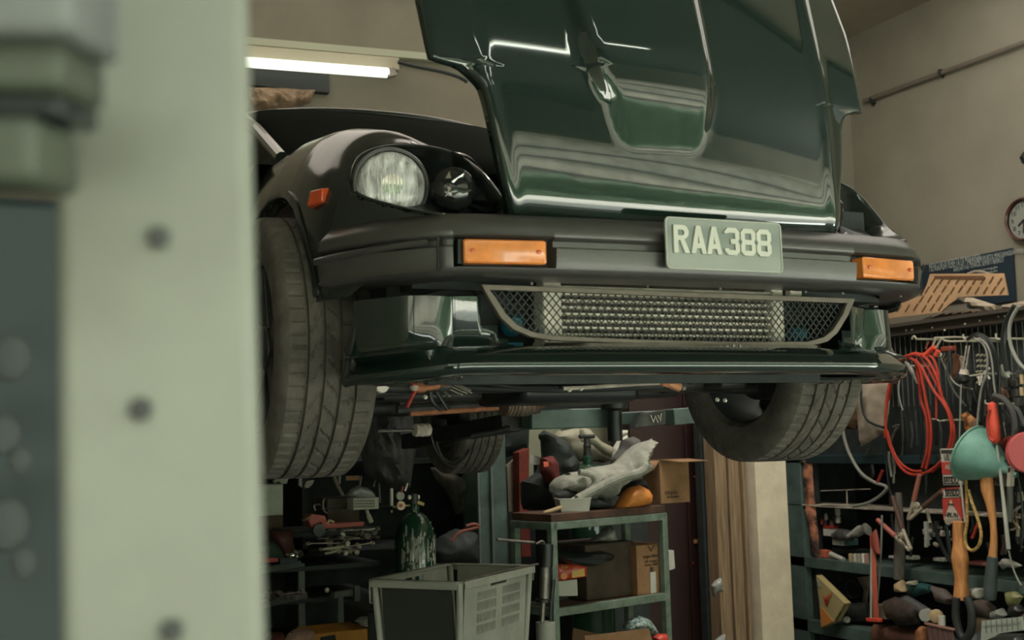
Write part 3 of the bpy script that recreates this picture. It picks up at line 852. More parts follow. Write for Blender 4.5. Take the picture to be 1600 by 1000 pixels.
# ---- tyres and rims
def tyre(cx_, cy_, cz_, rt, wd, steer, outer, name='tyre', seg=330):
    root = bpy.data.objects.new('wheel', None); COL.objects.link(root)
    root.matrix_world = Matrix.Translation((cx_, cy_, cz_)) @ Matrix.Rotation(steer, 4, 'Z')
    root.parent = car; root.matrix_parent_inverse = car.matrix_world.inverted()
    hw = wd/2; prof = []
    # (x across, r, is tread)
    side_ = [(-hw*.80, rt*.64),(-hw*.95, rt*.68),(-hw*1.03, rt*.78),(-hw*1.04, rt*.86),(-hw*1.0, rt*.93),(-hw*.93, rt*.97)]
    prof += [(x, r_, 0) for x, r_ in side_]
    gro = [-.50, -.17, .17, .50]
    N = 46
    for i in range(N+1):
        u = -.86+1.72*i/N
        prof.append((hw*u, rt*(1-.012*abs(u)**3.5), 1))
    ex = []
    for g in gro:
        for k, dep in ((-.034,0),(-.026,.008),(.026,.008),(.034,0)):
            ex.append((hw*(g+k), rt*(1-.012*abs(g)**3.5)-dep, 2))
    tr = [p for p in prof if p[2] == 1 and min(abs(p[0]/hw-g) for g in gro) > .036]
    tr = sorted(tr+ex); prof = [p for p in prof if p[2] == 0]+tr+[(-x, r_, 0) for x, r_ in reversed(side_)]
    rows = []
    for i in range(seg):
        a = 2*PI*i/seg; row = []
        for x, r_, k in prof:
            u = x/hw; dep = 0
            if k == 1:
                pitch = 2*PI/66
                if abs(u) > .56: ph = (a/pitch+.12*u) % 1; dep = .0045 if ph < .17 else 0; 
                elif abs(u) > .2: ph = ((a/pitch*.5)+u*1.5*(1 if u > 0 else -1)+.25*math.sin(u*9)) % 1; dep = .005 if ph < .10 else 0
                else: ph = ((a/pitch*.5)+u*2.2) % 1; dep = .005 if ph < .10 else 0
                if abs(abs(u)-.84) < .03: dep = dep*.5
            rr_ = r_-dep
            row.append(Vector((x, -rr_*math.cos(a), rr_*math.sin(a))))
        rows.append(row)
    M4 = Matrix.Translation((cx_, cy_, cz_)) @ Matrix.Rotation(steer, 4, 'Z')
    t_ = MB().grid([[M4 @ p for p in r_] for r_ in rows], close_v=True).build(name, rubber, root, angle=28)
    s = outer
    rm = MB().lathe([(rt*.64,-hw*.80*1),(rt*.62,-hw*.7),(rt*.60,-hw*.2),(rt*.60,hw*.5),(rt*.64,hw*.85),(rt*.66,hw*.86)], (0,0,0), (s,0,0), 48, cap=False)
    rm.v = [M4 @ v for v in rm.v]; rm_ = rm.build('rim', blk, root)
    mb = MB()
    for k in range(5):
        a = 2*PI*k/5+.3; d = Vector((0, math.cos(a), math.sin(a)))
        mb.bar(Vector((s*hw*.55,0,0))+d*.03, Vector((s*hw*.65,0,0))+d*rt*.61, .045, .03, up=Vector((1,0,0)))
    mb.lathe([(.05,hw*.4),(.05,hw*.75),(.03,hw*.8)], (0,0,0), (s,0,0), 20); mb.v = [M4 @ v for v in mb.v]; mb.build('spokes', steeld, root, bevel=.003)
    mb = MB().lathe([(.06,-.03),(.13,-.03),(.13,-.01),(.05,-.01)], (0,0,0), (s,0,0), 36).lathe([(.05,-.12),(.055,0)], (0,0,0), (s,0,0), 20)
    mb.v = [M4 @ v for v in mb.v]; mb.build('brake_disc', steeld, root)
    return root
WR = .300
tyre(.752, 2.76, 1.727, WR, .215, R(-1), -1)
tyre(2.085, 2.76, 1.722, WR, .215, R(-1), 1)
tyre(.80, 5.18, 1.655, WR, .20, 0, -1, seg=200)
tyre(2.18, 5.18, 1.655, WR, .20, 0, 1, seg=200)
# ------------------------------------------------------------------ foreground post, very close to the lens
def TD(px, py, Z):
    return CAM + ray(px, py)*Z
rt = _r; 
post = thing('steel_post', 'pale green steel post close by, out of focus, with two bolt heads', 'post', (TD(240,900,.52).x, TD(240,900,.52).y, 0))
a = TD(88, 500, .50); b = TD(401, 500, .50); wdt = (b-a).length; hd_ = (b-a); hd_.z = 0; dp = ray(404, 500); dp.z = 0; dp.normalize(); hd_ = Vector((dp.y, -dp.x, 0))
_n = dp; a = CAM+ray(88,500)*((b-CAM).dot(_n)/ray(88,500).dot(_n)); wdt = (Vector((b.x-a.x, b.y-a.y, 0))).length
tilt = math.atan(30/1000-.002)
c0 = (a+b)/2
def postframe():
    up = (Vector((0,0,1))*1.0 - hd_*0.020).normalized(); return up
up_p = postframe()
M3p = Matrix((hd_, dp, up_p)).transposed()
pz = c0+dp*.05
MB().box(pz-up_p*.0, (wdt, .10, 3.0), M3p).build('column', green_post, post, bevel=.006, seg=3)
MB().box(pz-up_p*1.40+Vector((0,0,-.0)), (wdt+.08, .2, .2), M3p).build('foot_plate', green_post, post, bevel=.004)
for px, py in ((248,372),(220,640),(268,985)):
    p = CAM+ray(px,py)*((b-CAM).dot(_n)/ray(px,py).dot(_n)); MB().lathe([(.0048,0),(.0048,.003),(.003,.0045)], p, -dp, 6).build('bolt_head', steeld, post)

# control box fixed to the near face of the post and a machine beyond it, both far out of focus
def cbox(px0, py0, px1, py1, Z, dep):
    c = TD((px0+px1)/2, (py0+py1)/2, Z+dep/2); w_ = (px1-px0)/FPX*Z; h_ = (py1-py0)/FPX*Z
    M3 = Matrix((_r, _f, _u)).transposed(); return c, (w_, dep, h_), M3
olive = mat('olive_enamel', (.045,.055,.033), .6, var=.2, vscale=20)
t = thing('control_box', 'blurred grey and olive box on the near post at the upper left', 'control box', TD(40, 200, .42))
MB().box(*cbox(-120, -80, 160, 84, .385, .05)).build('upper_case', mat('case_grey', (.12,.13,.115), .6, var=.25, vscale=30), t, bevel=.003)
MB().box(*cbox(-120, 80, 140, 160, .395, .045)).build('lower_case', olive, t, bevel=.003)
MB().box(*cbox(-120, 158, 132, 196, .41, .04)).build('dark_slot', blk2, t, bevel=.002)
MB().box(*cbox(-120, 194, 100, 300, .40, .045)).build('side_case', olive, t, bevel=.004)
t = thing('machine_cabinet', 'dark teal machine with pale rags, far out of focus behind the near post', 'machine', Vector((TD(20,700,.9).x, TD(20,700,.9).y, 0)))
c = TD(20, 640, .95); MB().box((c.x-.10, c.y+.04, .85), (.40, .12, 1.70)).build('machine_body', mat('teal_dark_machine', (.012,.022,.021), .6), t, bevel=.01)
for i, (px, py, r_) in enumerate(((16, 560, .014), (4, 680, .012), (30, 720, .008), (8, 820, .016), (36, 880, .009))):
    MB().ball(TD(px, py, .86), r_, (1,.6,1.2), 12).build('rag', mat('pale_rag', (.05,.058,.053), .9), t)
# ------------------------------------------------------------------ underside of the car (children of the car)
def bY(px0, py0, px1, py1, Y, dep, rot=None):
    """box whose near face spans these picture corners at distance Y, dep deep"""
    a = TY(px0, py0, Y); b = TY(px1, py1, Y)
    return ((a.x+b.x)/2, Y+dep/2, (a.z+b.z)/2), (abs(b.x-a.x), dep, abs(a.z-b.z))
def bX(px0, py0, px1, py1, X, dep):
    a = TX(px0, py0, X); b = TX(px1, py1, X)
    return (X+dep/2, (a.y+b.y)/2, (a.z+b.z)/2), (dep, abs(b.y-a.y), abs(a.z-b.z))
def tY(pts, Y, k=5):
    if not isinstance(Y, (list, tuple)): Y = [Y]*len(pts)
    return smooth_pts([TY(a, b, y) for (a, b), y in zip(pts, Y)], k)
def tX(pts, X, k=5):
    if not isinstance(X, (list, tuple)): X = [X]*len(pts)
    return smooth_pts([TX(a, b, x) for (a, b), x in zip(pts, X)], k)
MB().box((CX, 2.78, 1.655), (1.05, .10, .07)).box((CX-.0, 3.02, 1.64), (.9, .12, .06)).box((CX-.42, 2.9, 1.65), (.08, .5, .06)).box((CX+.42, 2.9, 1.65), (.08, .5, .06)).build('subframe', steeld, car, bevel=.01)
MB().lathe([(.16,0),(.17,.05),(.17,.45),(.12,.62),(.09,1.4)], (CX, 2.72, 1.77), (0, 1, -.02), 24).build('engine', steeld, car)
mb = MB().box((CX, 2.86, 1.62), (.34, .3, .06)); mb.build('oil_pan', blk2, car, bevel=.02)
for s in (-1, 1):     # lower control arms, tie rods, struts
    mb = MB().tube([(CX+s*.30, 2.80, 1.64), (CX+s*.48, 2.79, 1.63), (CX+s*.63, 2.77, 1.62)], [.022, .018, .015], 10)
    mb.tube([(CX+s*.60, 2.78, 1.60), (CX+s*.60, 2.78, 1.70)], .022, 10)
    mb.build('control_arm', steeld, car)
    MB().tube([(CX+s*.25, 2.66, 1.675), (CX+s*.62, 2.70, 1.665)], .008, 8).build('tie_rod', steel, car)
    MB().lathe([(.05,0),(.055,.02),(.05,.10),(.03,.12),(.03,.35)], (CX+s*.57, 2.80, 1.68), (-s*.12, 0, 1), 20).build('strut', steeld, car)
    cps = []
    for k in range(90):
        a = k*2*PI/14; cps.append((CX+s*(.57-.12*.3*k/90)+.06*math.cos(a), 2.80+.06*math.sin(a), 1.74+.30*k/90))
    MB().tube(cps, .007, 6).build('coil_spring', blk2, car)
# copper brown rubber clamp and pipe cluster
sm = copper
MB().tube(tY([(645,606),(672,604),(690,597),(706,594),(730,587)], 2.62), [.010,.010,.013,.013,.008]*5+[.008], 8).build('copper_bracket', sm, car, label='copper-brown clamped link bar under the front')
mb = MB().tube(tY([(636,637),(641,625),(649,610)], 2.62), .0042, 6); mb.build('red_pipe', redc, car)
MB().ball(TY(647, 604, 2.6), .011, n=10).build('ball_joint', alud, car)
MB().tube(tY([(598,600),(602,602)], 2.66, 2), .017, 14).build('steering_end', alud, car)
MB().lathe([(.016,0),(.018,.006),(.016,.012),(.007,.014)], TY(595, 602, 2.6), (0,-1,0), 16).build('bolt_cap', alu, car)
MB().tube(tY([(735,588),(742,589),(757,590),(764,589)], 2.60), [.004]*6+[.010]*8+[.004]*2, 10).build('green_sleeve', mat('green_sleeve', (.05,.20,.16), .4), car)
for q, (x0, y0, x1, y1) in enumerate(((692,603,722,617),(698,601,730,615),(706,600,737,614),(690,607,702,619),(712,599,735,610))):
    MB().bar(TY(x0, y0, 2.7), TY(x1, y1, 2.66), .007, .003).build('cooling_fin', alud, car, bevel=.001)
# corrugated flexible pipe and front pipe
fp = tY([(787,632),(800,633),(820,632),(838,628)], 2.95, 10); rs = [.030+.003*math.sin(i*2.2) for i in range(len(fp))]
fl = MB().tube(fp, rs, 16).build('flexible_pipe', mat('pipe_braid', (.22,.17,.13), .4, .5), car, label='corrugated metal flexible exhaust pipe')
fp = smooth_pts(fp, 3)
MB().tube(tY([(834,629),(848,623),(862,614),(875,606)], 2.95), [.022]*16, 14).build('front_pipe', copper, car)
for pts, Y, r_, m_ in (([(620,640),(700,634),(790,629)],3.1,.012,steeld),([(640,645),(720,640),(800,634)],3.1,.010,copper),
        ([(700,601),(760,606),(900,608),(1000,604)],2.7,.009,blk2),([(730,590),(800,604),(870,604)],2.65,.006,blk2),([(830,596),(900,607),(980,602),(1040,603)],2.75,.010,steeld),
        ([(935,596),(960,586)],2.6,.006,alud),([(945,597),(972,587)],2.6,.006,alud),([(880,607),(940,604),(1030,598)],2.6,.005,alud),
        ([(590,673),(640,672),(675,671)],4.1,.006,steel),([(672,600),(675,625),(690,640)],2.7,.006,blk2),([(680,608),(700,640)],2.7,.006,blk2),([(1060,580),(1068,592),(1080,598)],2.7,.006,blk2)):
    MB().tube(tY(pts, Y), r_, 8).build('pipe', m_, car)
mb = MB().tube(tY([(1019,590),(1028,594)], 2.62, 2), .013, 8).tube(tY([(1028,592),(1040,598)], 2.62, 2), .012, 8).tube(tY([(1037,592),(1046,597)], 2.61, 2), .016, 4).tube(tY([(1044,598),(1062,606)], 2.62, 2), .012, 8)
mb.build('brake_line_joint', mat('orange_copper', (.62,.30,.16), .4, .2), car, bevel=.001, label='orange-copper clamped joint')
for px, py in ((1016,589),(1068,606)): MB().ball(TY(px, py, 2.62), .008, n=8).build('nut', steel, car)
mb = MB()
for i, (px, py) in enumerate(((1104,588),(1107,594),(1113,600),(1118,606))): mb.tube(tY([(px-5, py+3),(px+5, py-3)], 2.8, 2), .009+.002*(i%2), 10)
mb.build('bolt_stack', mat('brassy', (.45,.36,.22), .4, .5), car)
random.seed(3)
for px, py in ((777,580),(792,579),(895,580),(1150,585),(1165,583),(1171,584),(1183,585),(889,609),(907,607),(664,620),(1206,593),(1202,590),(655,588),(668,588),(1300,588),(880,578),(1120,624),(1132,625)):
    MB().lathe([(.0055,0),(.0055,.004),(.003,.008)], TY(px, py, 2.6), (0,-1,-.4), 6).build('bolt', alu, car)
MB().lathe([(.010,0),(.013,.004),(.010,.02)], TY(889, 609, 2.9), (0,-1,-.2), 14).build('drain_plug', copper, car)
# rear axle and hanging mudguard-like flap
MB().tube([(CX-.62, 5.18, 1.66), (CX, 5.18, 1.66), (CX+.62, 5.18, 1.66)], .04, 14).ball((CX, 5.18, 1.67), .12, n=16).build('rear_axle', steeld, car)
MB().tube([(CX+.0, 3.9, 1.69), (CX, 5.1, 1.67)], .035, 12).build('propeller_shaft', steeld, car)
MB().tube([(CX+.30, 3.0, 1.66), (CX+.33, 3.8, 1.665), (CX+.33, 4.9, 1.67)], .028, 12).build('exhaust', alud, car)
MB().lathe([(.022,-.03),(.024,-.02),(.020,-.015),(.024,-.008),(.024,.008),(.020,.015),(.024,.02),(.022,.03)], TY(659, 672, 4.1), (1,.2,0), 16).build('bush', alud, car)

# ------------------------------------------------------------------ two-post lift
lift = thing('car_lift', 'teal two-post car lift with arms under the car floor', 'car lift', (TY(775,900,5.95).x, 5.95, 0))
c, d = bY(747, 700, 797, 990, 5.95, .22); MB().box((c[0], c[1], 1.5), (d[0]*1.12, .22, 3.0)).build('post', tealm, lift, bevel=.02)
for px in (747.5, 768): 
    a = TY(px, 745, 5.93); MB().box((a.x, 5.935, .9), (.012, .02, 1.75)).build('post_edge', mat('pale_post_edge', (.15,.19,.17), .5), lift)  # paler strips down the post
a = TY(822, 656, 4.35); b = TY(944, 653, 4.35)
MB().bar(a, b, .10, .078).build('lift_arm', tealm, lift, bevel=.006)
a2 = TY(800, 660, 4.42); MB().bar(a2, TY(640, 690, 5.6), .09, .07).build('lift_arm', steeld, lift, bevel=.005)
MB().bar(TY(944, 655, 4.36), TY(1100, 648, 4.2), .07, .05).build('lift_arm', tealm, lift, bevel=.006)
MB().bar(TY(1045, 652, 4.2), TY(1094, 648, 4.2), .08, .065).build('arm_sleeve', tealm, lift, bevel=.004)
p0 = TY(960, 650, 4.25); MB().lathe([(.03,-.10),(.03,.02),(.055,.03),(.055,.05)], p0, (0,0,1), 20).build('lift_pad', blk2, lift)
pts = [TY(*q, 4.15) for q in ((990,668),(1006,646),(1040,640),(1041,663),(992,668.5))]
br_ = MB().prism(pts, (0,.03,0)).build('arm_bracket', steeld, lift, bevel=.003)
mb = MB()
for q in (((1017,649),(1021,660),(1024,650),(1028,660)),((1028,649),(1032,658),(1033,646))):
    mb.tube([TY(a, b, 4.142) for a, b in q], .0022, 5)
mb.build('painted_mark', alu, br_)
MB().tube([TY(737, 681, 4.5), TY(768, 676, 4.45), TY(797, 668, 4.4)], .010, 8).build('lift_rod', steeld, lift)
mb = MB().tube(tY([(682,690),(690,712),(706,722),(722,710),(732,680)], 5.0), .006, 8); mb.build('hose', steeld, lift)
mb = MB().tube(tY([(672,672),(682,705),(704,728),(728,712),(742,676)], 4.95), .005, 8); mb.build('hose', blk2, lift)
# far wall details behind the car
_a = TY(515, 116, WY-.05); _b = TY(515, 145, WY-.05); _c = TY(330, 116, WY-.05)
one(MB().box(((_a.x+_c.x)/2, WY-.02, (_a.z+_b.z)/2), (_a.x-_c.x, .05, _a.z-_b.z)), 'dark_sign_board', blk2, 'long plain dark board on the back wall below the strip light', 'board', bevel=.003)
t = thing('fluorescent_batten', 'lit strip light fixed high on the back wall above the car roof', 'light fitting', TY(460, 100, 6.6))
Yb = 6.72
a = TY(330, 85, Yb); b = TY(619, 109, Yb); a.z += .0
MB().bar(TY(330, 79.5, Yb+.02), TY(620, 103, Yb+.02), .09, .075).build('housing', mat('batten_housing', (.42,.38,.28), .6), t, bevel=.004)
MB().tube([TY(330, 93, Yb-.07), TY(606, 114, Yb-.07)], .030, 14).build('tube_lamp', tube_on, t)
MB().bar(TY(603, 116, Yb-.07), TY(617, 113, Yb-.07), .05, .05).build('lamp_holder', steel, t, bevel=.004)
one(MB().bar(TY(300, 58, 6.775), TY(760, 98.0, 6.775), .05, .045), 'cable_trunking', mat('pale_trunking', (.40,.41,.31), .6), 'pale green cable trunking running above the wall strip light', 'trunking', bevel=.003)
one(MB().tube(tY([(622,97),(650,104),(690,112),(716,120),(730,128)], 6.6), .012, 6), 'cable', blk2, 'dark cable sagging from the strip light toward the bonnet', 'cable')
mb = MB(); 
mb.puff([TY(*q, 6.74) for q in ((380,137),(440,137),(492,142),(484,162),(440,172),(380,174))], (0,-1,0), .10, ns=.03, nsc=14, fold=.03)
one(mb, 'wrapped_bundle', mat('brown_wrap', (.30,.20,.125), .7, var=.4, vscale=20), 'crumpled brown wrapped bundle behind the car roof', 'bundle')
# ------------------------------------------------------------------ helpers for the clutter
def hull(name, material, pts, Y, th, label, cat, group=None, axis='y', **k):
    P = [TY(a, b, Y) if axis == 'y' else TX(a, b, Y) for a, b in pts]
    mb = MB().puff(P, (0,-1,0) if axis == 'y' else (-1,0,0), th, **k)
    return one(mb, name, material, label, cat, group)
def plate_(name, material, pts, Y, th, label, cat, group=None, axis='y', bevel=.002, parent=None):
    P = [TY(a, b, Y) if axis == 'y' else TX(a, b, Y) for a, b in pts]
    mb = MB().prism(P, (0,th,0) if axis == 'y' else (th,0,0))
    if parent is not None: return mb.build(name, material, parent, smooth=False, bevel=bevel)
    return one(mb, name, material, label, cat, group, smooth=False, bevel=bevel)

# ------------------------------------------------------------------ work table by the lift post
Ht = .35
dF = (TY(1032, 803, 5.15)-TY(862, 820, 4.95)); dF.z = 0
pA = TY(862, 820, 4.95); ztop_ = pA.z+.012
ang = R(16); ex = Vector((math.cos(ang), -math.sin(ang)*-1, 0)); 
ex = Vector((math.cos(R(14)), math.sin(R(14)), 0)); ey = Vector((-ex.y, ex.x, 0))
def atdir(px, py, o, d):
    """distance along d from o whose picture x is px"""
    lo, hi = 0.0, 3.0
    for _ in range(40):
        m_ = (lo+hi)/2
        if proj(o+d*m_)[0] < px: lo = m_
        else: hi = m_
    return lo
def atdir_neg(px, o, d):
    lo, hi = 0.0, 3.0
    for _ in range(40):
        m_ = (lo+hi)/2
        if proj(o+d*m_)[0] > px: lo = m_
        else: hi = m_
    return lo
LW = atdir(1035, 0, pA, ex); LD = atdir_neg(805, pA, ey)
print('table', LW, LD, 'top z', ztop_)
Mt = Matrix((ex, ey, Vector((0,0,1)))).transposed()
def tp(a, b, z): return Vector((pA.x, pA.y, 0))+ex*a+ey*b+Vector((0,0,z))
tbl = thing('work_table', 'open sage-green steel table with a brown board top beside the teal lift post', 'table', (pA.x, pA.y, 0))
MB().box(tp(LW/2, LD/2, ztop_+.018), (LW+.02, LD+.02, .036), Mt).build('table_top', brownf, tbl, bevel=.004)
for a, b in ((0,0),(LW,0),(0,LD),(LW,LD)):
    MB().box(tp(a, b, ztop_/2), (.034, .034, ztop_), Mt).build('leg', greenframe, tbl, bevel=.003)
mb = MB()
for z in (ztop_-.018,): 
    mb.box(tp(LW/2, 0, z), (LW, .034, .034), Mt).box(tp(LW/2, LD, z), (LW, .034, .034), Mt).box(tp(0, LD/2, z), (.034, LD, .034), Mt).box(tp(LW, LD/2, z), (.034, LD, .034), Mt)
mb.build('top_rail', greenframe, tbl, bevel=.002)
zsh = TY(870, 957, 4.95).z
mb = MB().box(tp(LW/2, 0, zsh), (LW, .03, .036), Mt).box(tp(LW/2, LD, zsh), (LW, .03, .036), Mt).box(tp(0, LD/2, zsh), (.03, LD, .036), Mt).box(tp(LW, LD/2, zsh), (.03, LD, .036), Mt)
mb.build('shelf_rail', greenframe, tbl, bevel=.002)
MB().box(tp(LW/2, LD/2, zsh), (LW-.03, LD-.03, .02), Mt).build('shelf', brownf, tbl)
MB().box(tp(LW/2, LD/2, .16), (LW-.03, LD-.03, .02), Mt).build('shelf', brownf, tbl)
def onT(px, b, z):    # point on the table plane at depth b with picture x px
    lo, hi = -1.0, 2.0
    for _ in range(40):
        m_ = (lo+hi)/2
        if proj(tp(m_, b, z))[0] < px: lo = m_
        else: hi = m_
    return tp(lo, b, z)
zt = ztop_+.036
def carton(name, c, d, rot, material, label, flaps=True, group=None, tape=None, cat='box'):
    t = thing(name, label, cat, c, group)
    w_, dp_, h_ = d; M3 = Matrix.Rotation(rot, 3, 'Z'); c = Vector(c)
    mb = MB(); th = .004
    mb.box(c+M3@Vector((0,-dp_/2,h_/2)), (w_, th, h_), M3).box(c+M3@Vector((0,dp_/2,h_/2)), (w_, th, h_), M3)
    mb.box(c+M3@Vector((-w_/2,0,h_/2)), (th, dp_, h_), M3).box(c+M3@Vector((w_/2,0,h_/2)), (th, dp_, h_), M3).box(c+M3@Vector((0,0,.003)), (w_, dp_, th), M3)
    if not flaps: mb.box(c+M3@Vector((0,0,h_)), (w_, dp_, th), M3)
    mb.build('carton_body', material, t, smooth=False)
    return t, M3
# tall open carton at the right end of the table
c = onT(1042, .16, zt); c = Vector((c.x, c.y, zt))
top = 0
cz = TY(1040, 708, c.y).z - TY(1040, 786, c.y).z
cx_w = (TY(1066, 740, c.y)-TY(1018, 740, c.y)).length
cb = thing('cardboard_box', 'tall open brown carton at the right end of the table top', 'box', c)
zc = TY(1040, 787, c.y).z
c = Vector((TY(1042, 787, c.y).x, c.y, zt)); hB = TY(1040, 718, c.y).z-zt
M3 = Matrix.Rotation(R(6), 3, 'Z'); mb = MB()
for dx_, dy_, sx, sy in ((0,-.07,cx_w,.004),(0,.07,cx_w,.004),(-cx_w/2,0,.004,.14),(cx_w/2,0,.004,.14)): mb.box(c+M3@Vector((dx_,dy_,hB/2)), (sx, sy, hB), M3)
mb.box(c+Vector((0,0,.003)), (cx_w, .14, .004), M3).build('carton_body', card, cb, smooth=False)
f0 = c+M3@Vector((-cx_w/2,-.07,hB)); f1 = c+M3@Vector((cx_w/2,-.07,hB))
MB().add([f0, f1, f1+Vector((.06,-.10,-.012)), f0+Vector((.06,-.10,-.012))], [(0,1,2,3)]).build('flap', card, cb, solid=.003)
g0 = c+M3@Vector((-cx_w/2,.07,hB)); MB().add([f0, g0, g0+Vector((-.04,0,-.05)), f0+Vector((-.04,0,-.05))], [(0,1,2,3)]).build('flap', card, cb, solid=.003)
def printed(parent, s, o, x, y, size, material=None, sx=1.0, name='printed_text', ext=.0008, align='LEFT'):
    return text(name, s, size, frame4(o, x, y), material or ink, parent, ext, sx, align)
fx_ = M3@Vector((1,0,0)); printed(cb, 'stepiu', c+M3@Vector((-cx_w*.38,-.0735,hB*.20)), fx_, (0,0,1), .034, sx=1.0)
printed(cb, 'assembler', c+M3@Vector((-cx_w*.30,-.0735,hB*.12)), fx_, (0,0,1), .018, sx=1.1)
# orange helmet-like shell
hull('orange_shell', orangep, [(958,797),(966,785),(975,770),(985,761),(1000,758),(1010,764),(1016,773),(1015,788),(1000,792),(975,796)], onT(985,.05,zt).y, .14, 'bright orange curved plastic shell on the front edge of the table', 'plastic shell', ns=.008, nsc=14)
# white tub with two pens
c = onT(895, .06, zt); W3 = Matrix.Rotation(R(-14), 3, 'Z')
t = thing('storage_tub', 'small white plastic tub holding two rulers on the brown table top', 'tub', c)
hw, hd, hh = .075, .055, .058
rows = []
for k_, z_ in ((.88,0),(1.0,hh),(1.05,hh),(1.05,hh+.004),(.95,hh+.004),(.84,.006)):
    rows.append([c+W3@Vector((hw*k_*x_, hd*k_*y_, z_)) for x_, y_ in ((-1,-1),(1,-1),(1,1),(-1,1))])
MB().grid(rows, close_u=True).add([rows[0][i] for i in range(4)], [(0,1,2,3)]).add([rows[-1][i] for i in range(4)], [(0,1,2,3)]).build('tub_body', whitep, t, bevel=.003)
for i, (a, b) in enumerate((((891,781),(922,761)),((897,784),(925,766)))):
    A = TY(*a, c.y-.01*i); B = TY(*b, c.y+.02)
    one(MB().bar(A-(B-A)*.15, B, .014, .004), 'steel_ruler', paper, 'pale ruler standing in the white tub, '+('upper' if i == 0 else 'lower')+' of the two', 'ruler', 'rulers in the tub', bevel=.001)
one(MB().tube(tY([(849,801),(861,798),(878,792)], onT(865,.03,zt).y), [.003,.006,.008,.009,.009,.009,.009,.009,.009,.009,.004], 8), 'brush', palewood, 'pale wooden brush handle lying left of the white tub', 'brush')
# grey jacket draped over the pile
Yj = 5.30
hull('grey_jacket', greyfab, [(862,770),(864,755),(872,746),(890,738),(908,736),(925,730),(945,727),(962,724),(975,712),(984,702),(998,692),(1012,688),(1019,684),(1018,695),(1010,708),(1006,718),(1012,730),(1010,738),(1000,745),(985,750),(972,754),(960,762),(955,775),(948,780),(940,783),(930,776),(915,784),(905,779),(888,774),(875,768)], Yj-.12, .22, 'crumpled grey jacket draped over the clutter on the table', 'jacket', ns=.035, nsc=9, fold=.03, step=.012)
mb = MB().tube(tY([(902,780),(930,765),(965,748),(1000,738),(1010,728)], Yj-.28), [.022]*21, 10)
one(mb.tube(tY([(905,738),(925,742),(930,755),(922,765)], Yj-.26), .016, 10), 'rolled_sleeve', greyfab, 'grey twisted sleeve band crossing the jacket on the table', 'cloth')
hull('black_cloth', blk, [(862,772),(880,762),(905,770),(920,776),(950,782),(958,790),(945,795),(900,796),(870,790)], Yj-.18, .10, 'black cloth bundled under the grey jacket', 'cloth', ns=.02)
hull('grey_bag', mat('bag_grey', (.12,.12,.11), .8, var=.3), [(958,745),(960,716),(972,700),(976,686),(990,682),(996,688),(992,705),(975,722),(985,745)], Yj+.05, .16, 'dusty grey bag slumped behind the jacket', 'bag', ns=.02)
hull('dark_blue_bag', mat('bag_dark', (.03,.035,.035), .7), [(966,770),(985,752),(1005,748),(1009,765),(1000,762),(985,762),(972,778)], Yj-.08, .12, 'charcoal bag squeezed above the orange shell', 'bag', ns=.02)
# dark green gas cylinder with a T handle
def cylinder(name, px, ytop_neck, Y, rad, label, material, zfoot=0.0, valve='T'):
    c = TY(px, ytop_neck, Y); h = c.z
    t = thing(name, label, 'gas cylinder', (c.x, c.y, zfoot))
    prof = [(rad*.9,0),(rad,.03),(rad,h-rad*2.1)]
    for k in range(1, 9):
        a = k/8*PI/2*.86; prof.append((rad*math.cos(a)**.8 if k < 8 else rad*.24, h-rad*2.1+rad*1.75*math.sin(a)))
    prof += [(rad*.24, h-.01),(rad*.20, h)]
    prof = [(r_, z_) for r_, z_ in prof]
    MB().lathe(prof, (c.x, c.y, zfoot), (0,0,1), 36).build('cylinder_body', material, t)
    return t, c
t, c = cylinder('gas_cylinder', 918, 712, 5.62, .115, 'dark green gas cylinder with a T-shaped key behind the grey jacket', greenp)
MB().tube([c, c+Vector((0,0,.09))], [.022,.016], 10).tube([c+Vector((-.045,0,.10)), c+Vector((.045,0,.10))], .010, 8).ball(c+Vector((0,0,.05)), .022, n=10).build('valve', steeld, t)
# white body panels stacked behind
Yp = 6.15
hull('fairing_panel', cream, [(873,672),(893,668),(915,666),(925,676),(935,690),(948,706),(960,716),(958,724),(935,722),(905,722),(888,708),(872,690),(862,682)], Yp, .16, 'cream moulded body panel, highest in the heap behind the table', 'body panel', ns=.02, nsc=7)
hull('fairing_panel', cream, [(905,668),(922,671),(940,690),(960,700),(974,715),(968,722),(945,712),(925,695),(908,690)], Yp-.16, .07, 'cream curved body panel leaning over the gas cylinder valve', 'body panel', ns=.006, nsc=5)
hull('fairing_panel', mat('pale_yellow_panel', (.50,.46,.30), .6, var=.2), [(848,728),(870,724),(905,728),(912,736),(892,740),(872,735),(850,738)], Yp-.1, .06, 'yellowish strip of body panel below the cream heap', 'body panel', ns=.006)
hull('fairing_panel', cream, [(930,727),(946,722),(968,716),(985,718),(983,728),(958,734),(938,734)], Yp-.12, .05, 'cream flat body panel right of the cylinder valve', 'body panel', ns=.004)
hull('body_fairing', mat('bright_panel', (.62,.60,.50), .5), [(956,722),(958,700),(966,686),(978,676),(981,684),(974,700),(968,722)], Yp-.28, .06, 'tall white curved panel standing left of the grey bag', 'body panel')
hull('white_bottle_cap', mat('bright_panel', (.6,.6,.5), .5), [(962,676),(972,672),(980,672),(979,680),(966,682)], Yp-.28, .05, 'small white plastic lid above the tall white panel', 'lid')
struct(MB().box(*bY(818, 655, 1040, 742, 6.70, .03)), 'lit_wall_1', mat('lit_wall_pale', (.40,.42,.29), .8, var=.2, vscale=3), smooth=False)  # pale sheet stands in for the lit back wall seen through gaps
struct(MB().box(*bY(985, 600, 1040, 655, 6.70, .03)), 'lit_wall_2', mat('lit_wall_pale', (.40,.42,.29), .8), smooth=False)  # second pale stand-in for the lit wall
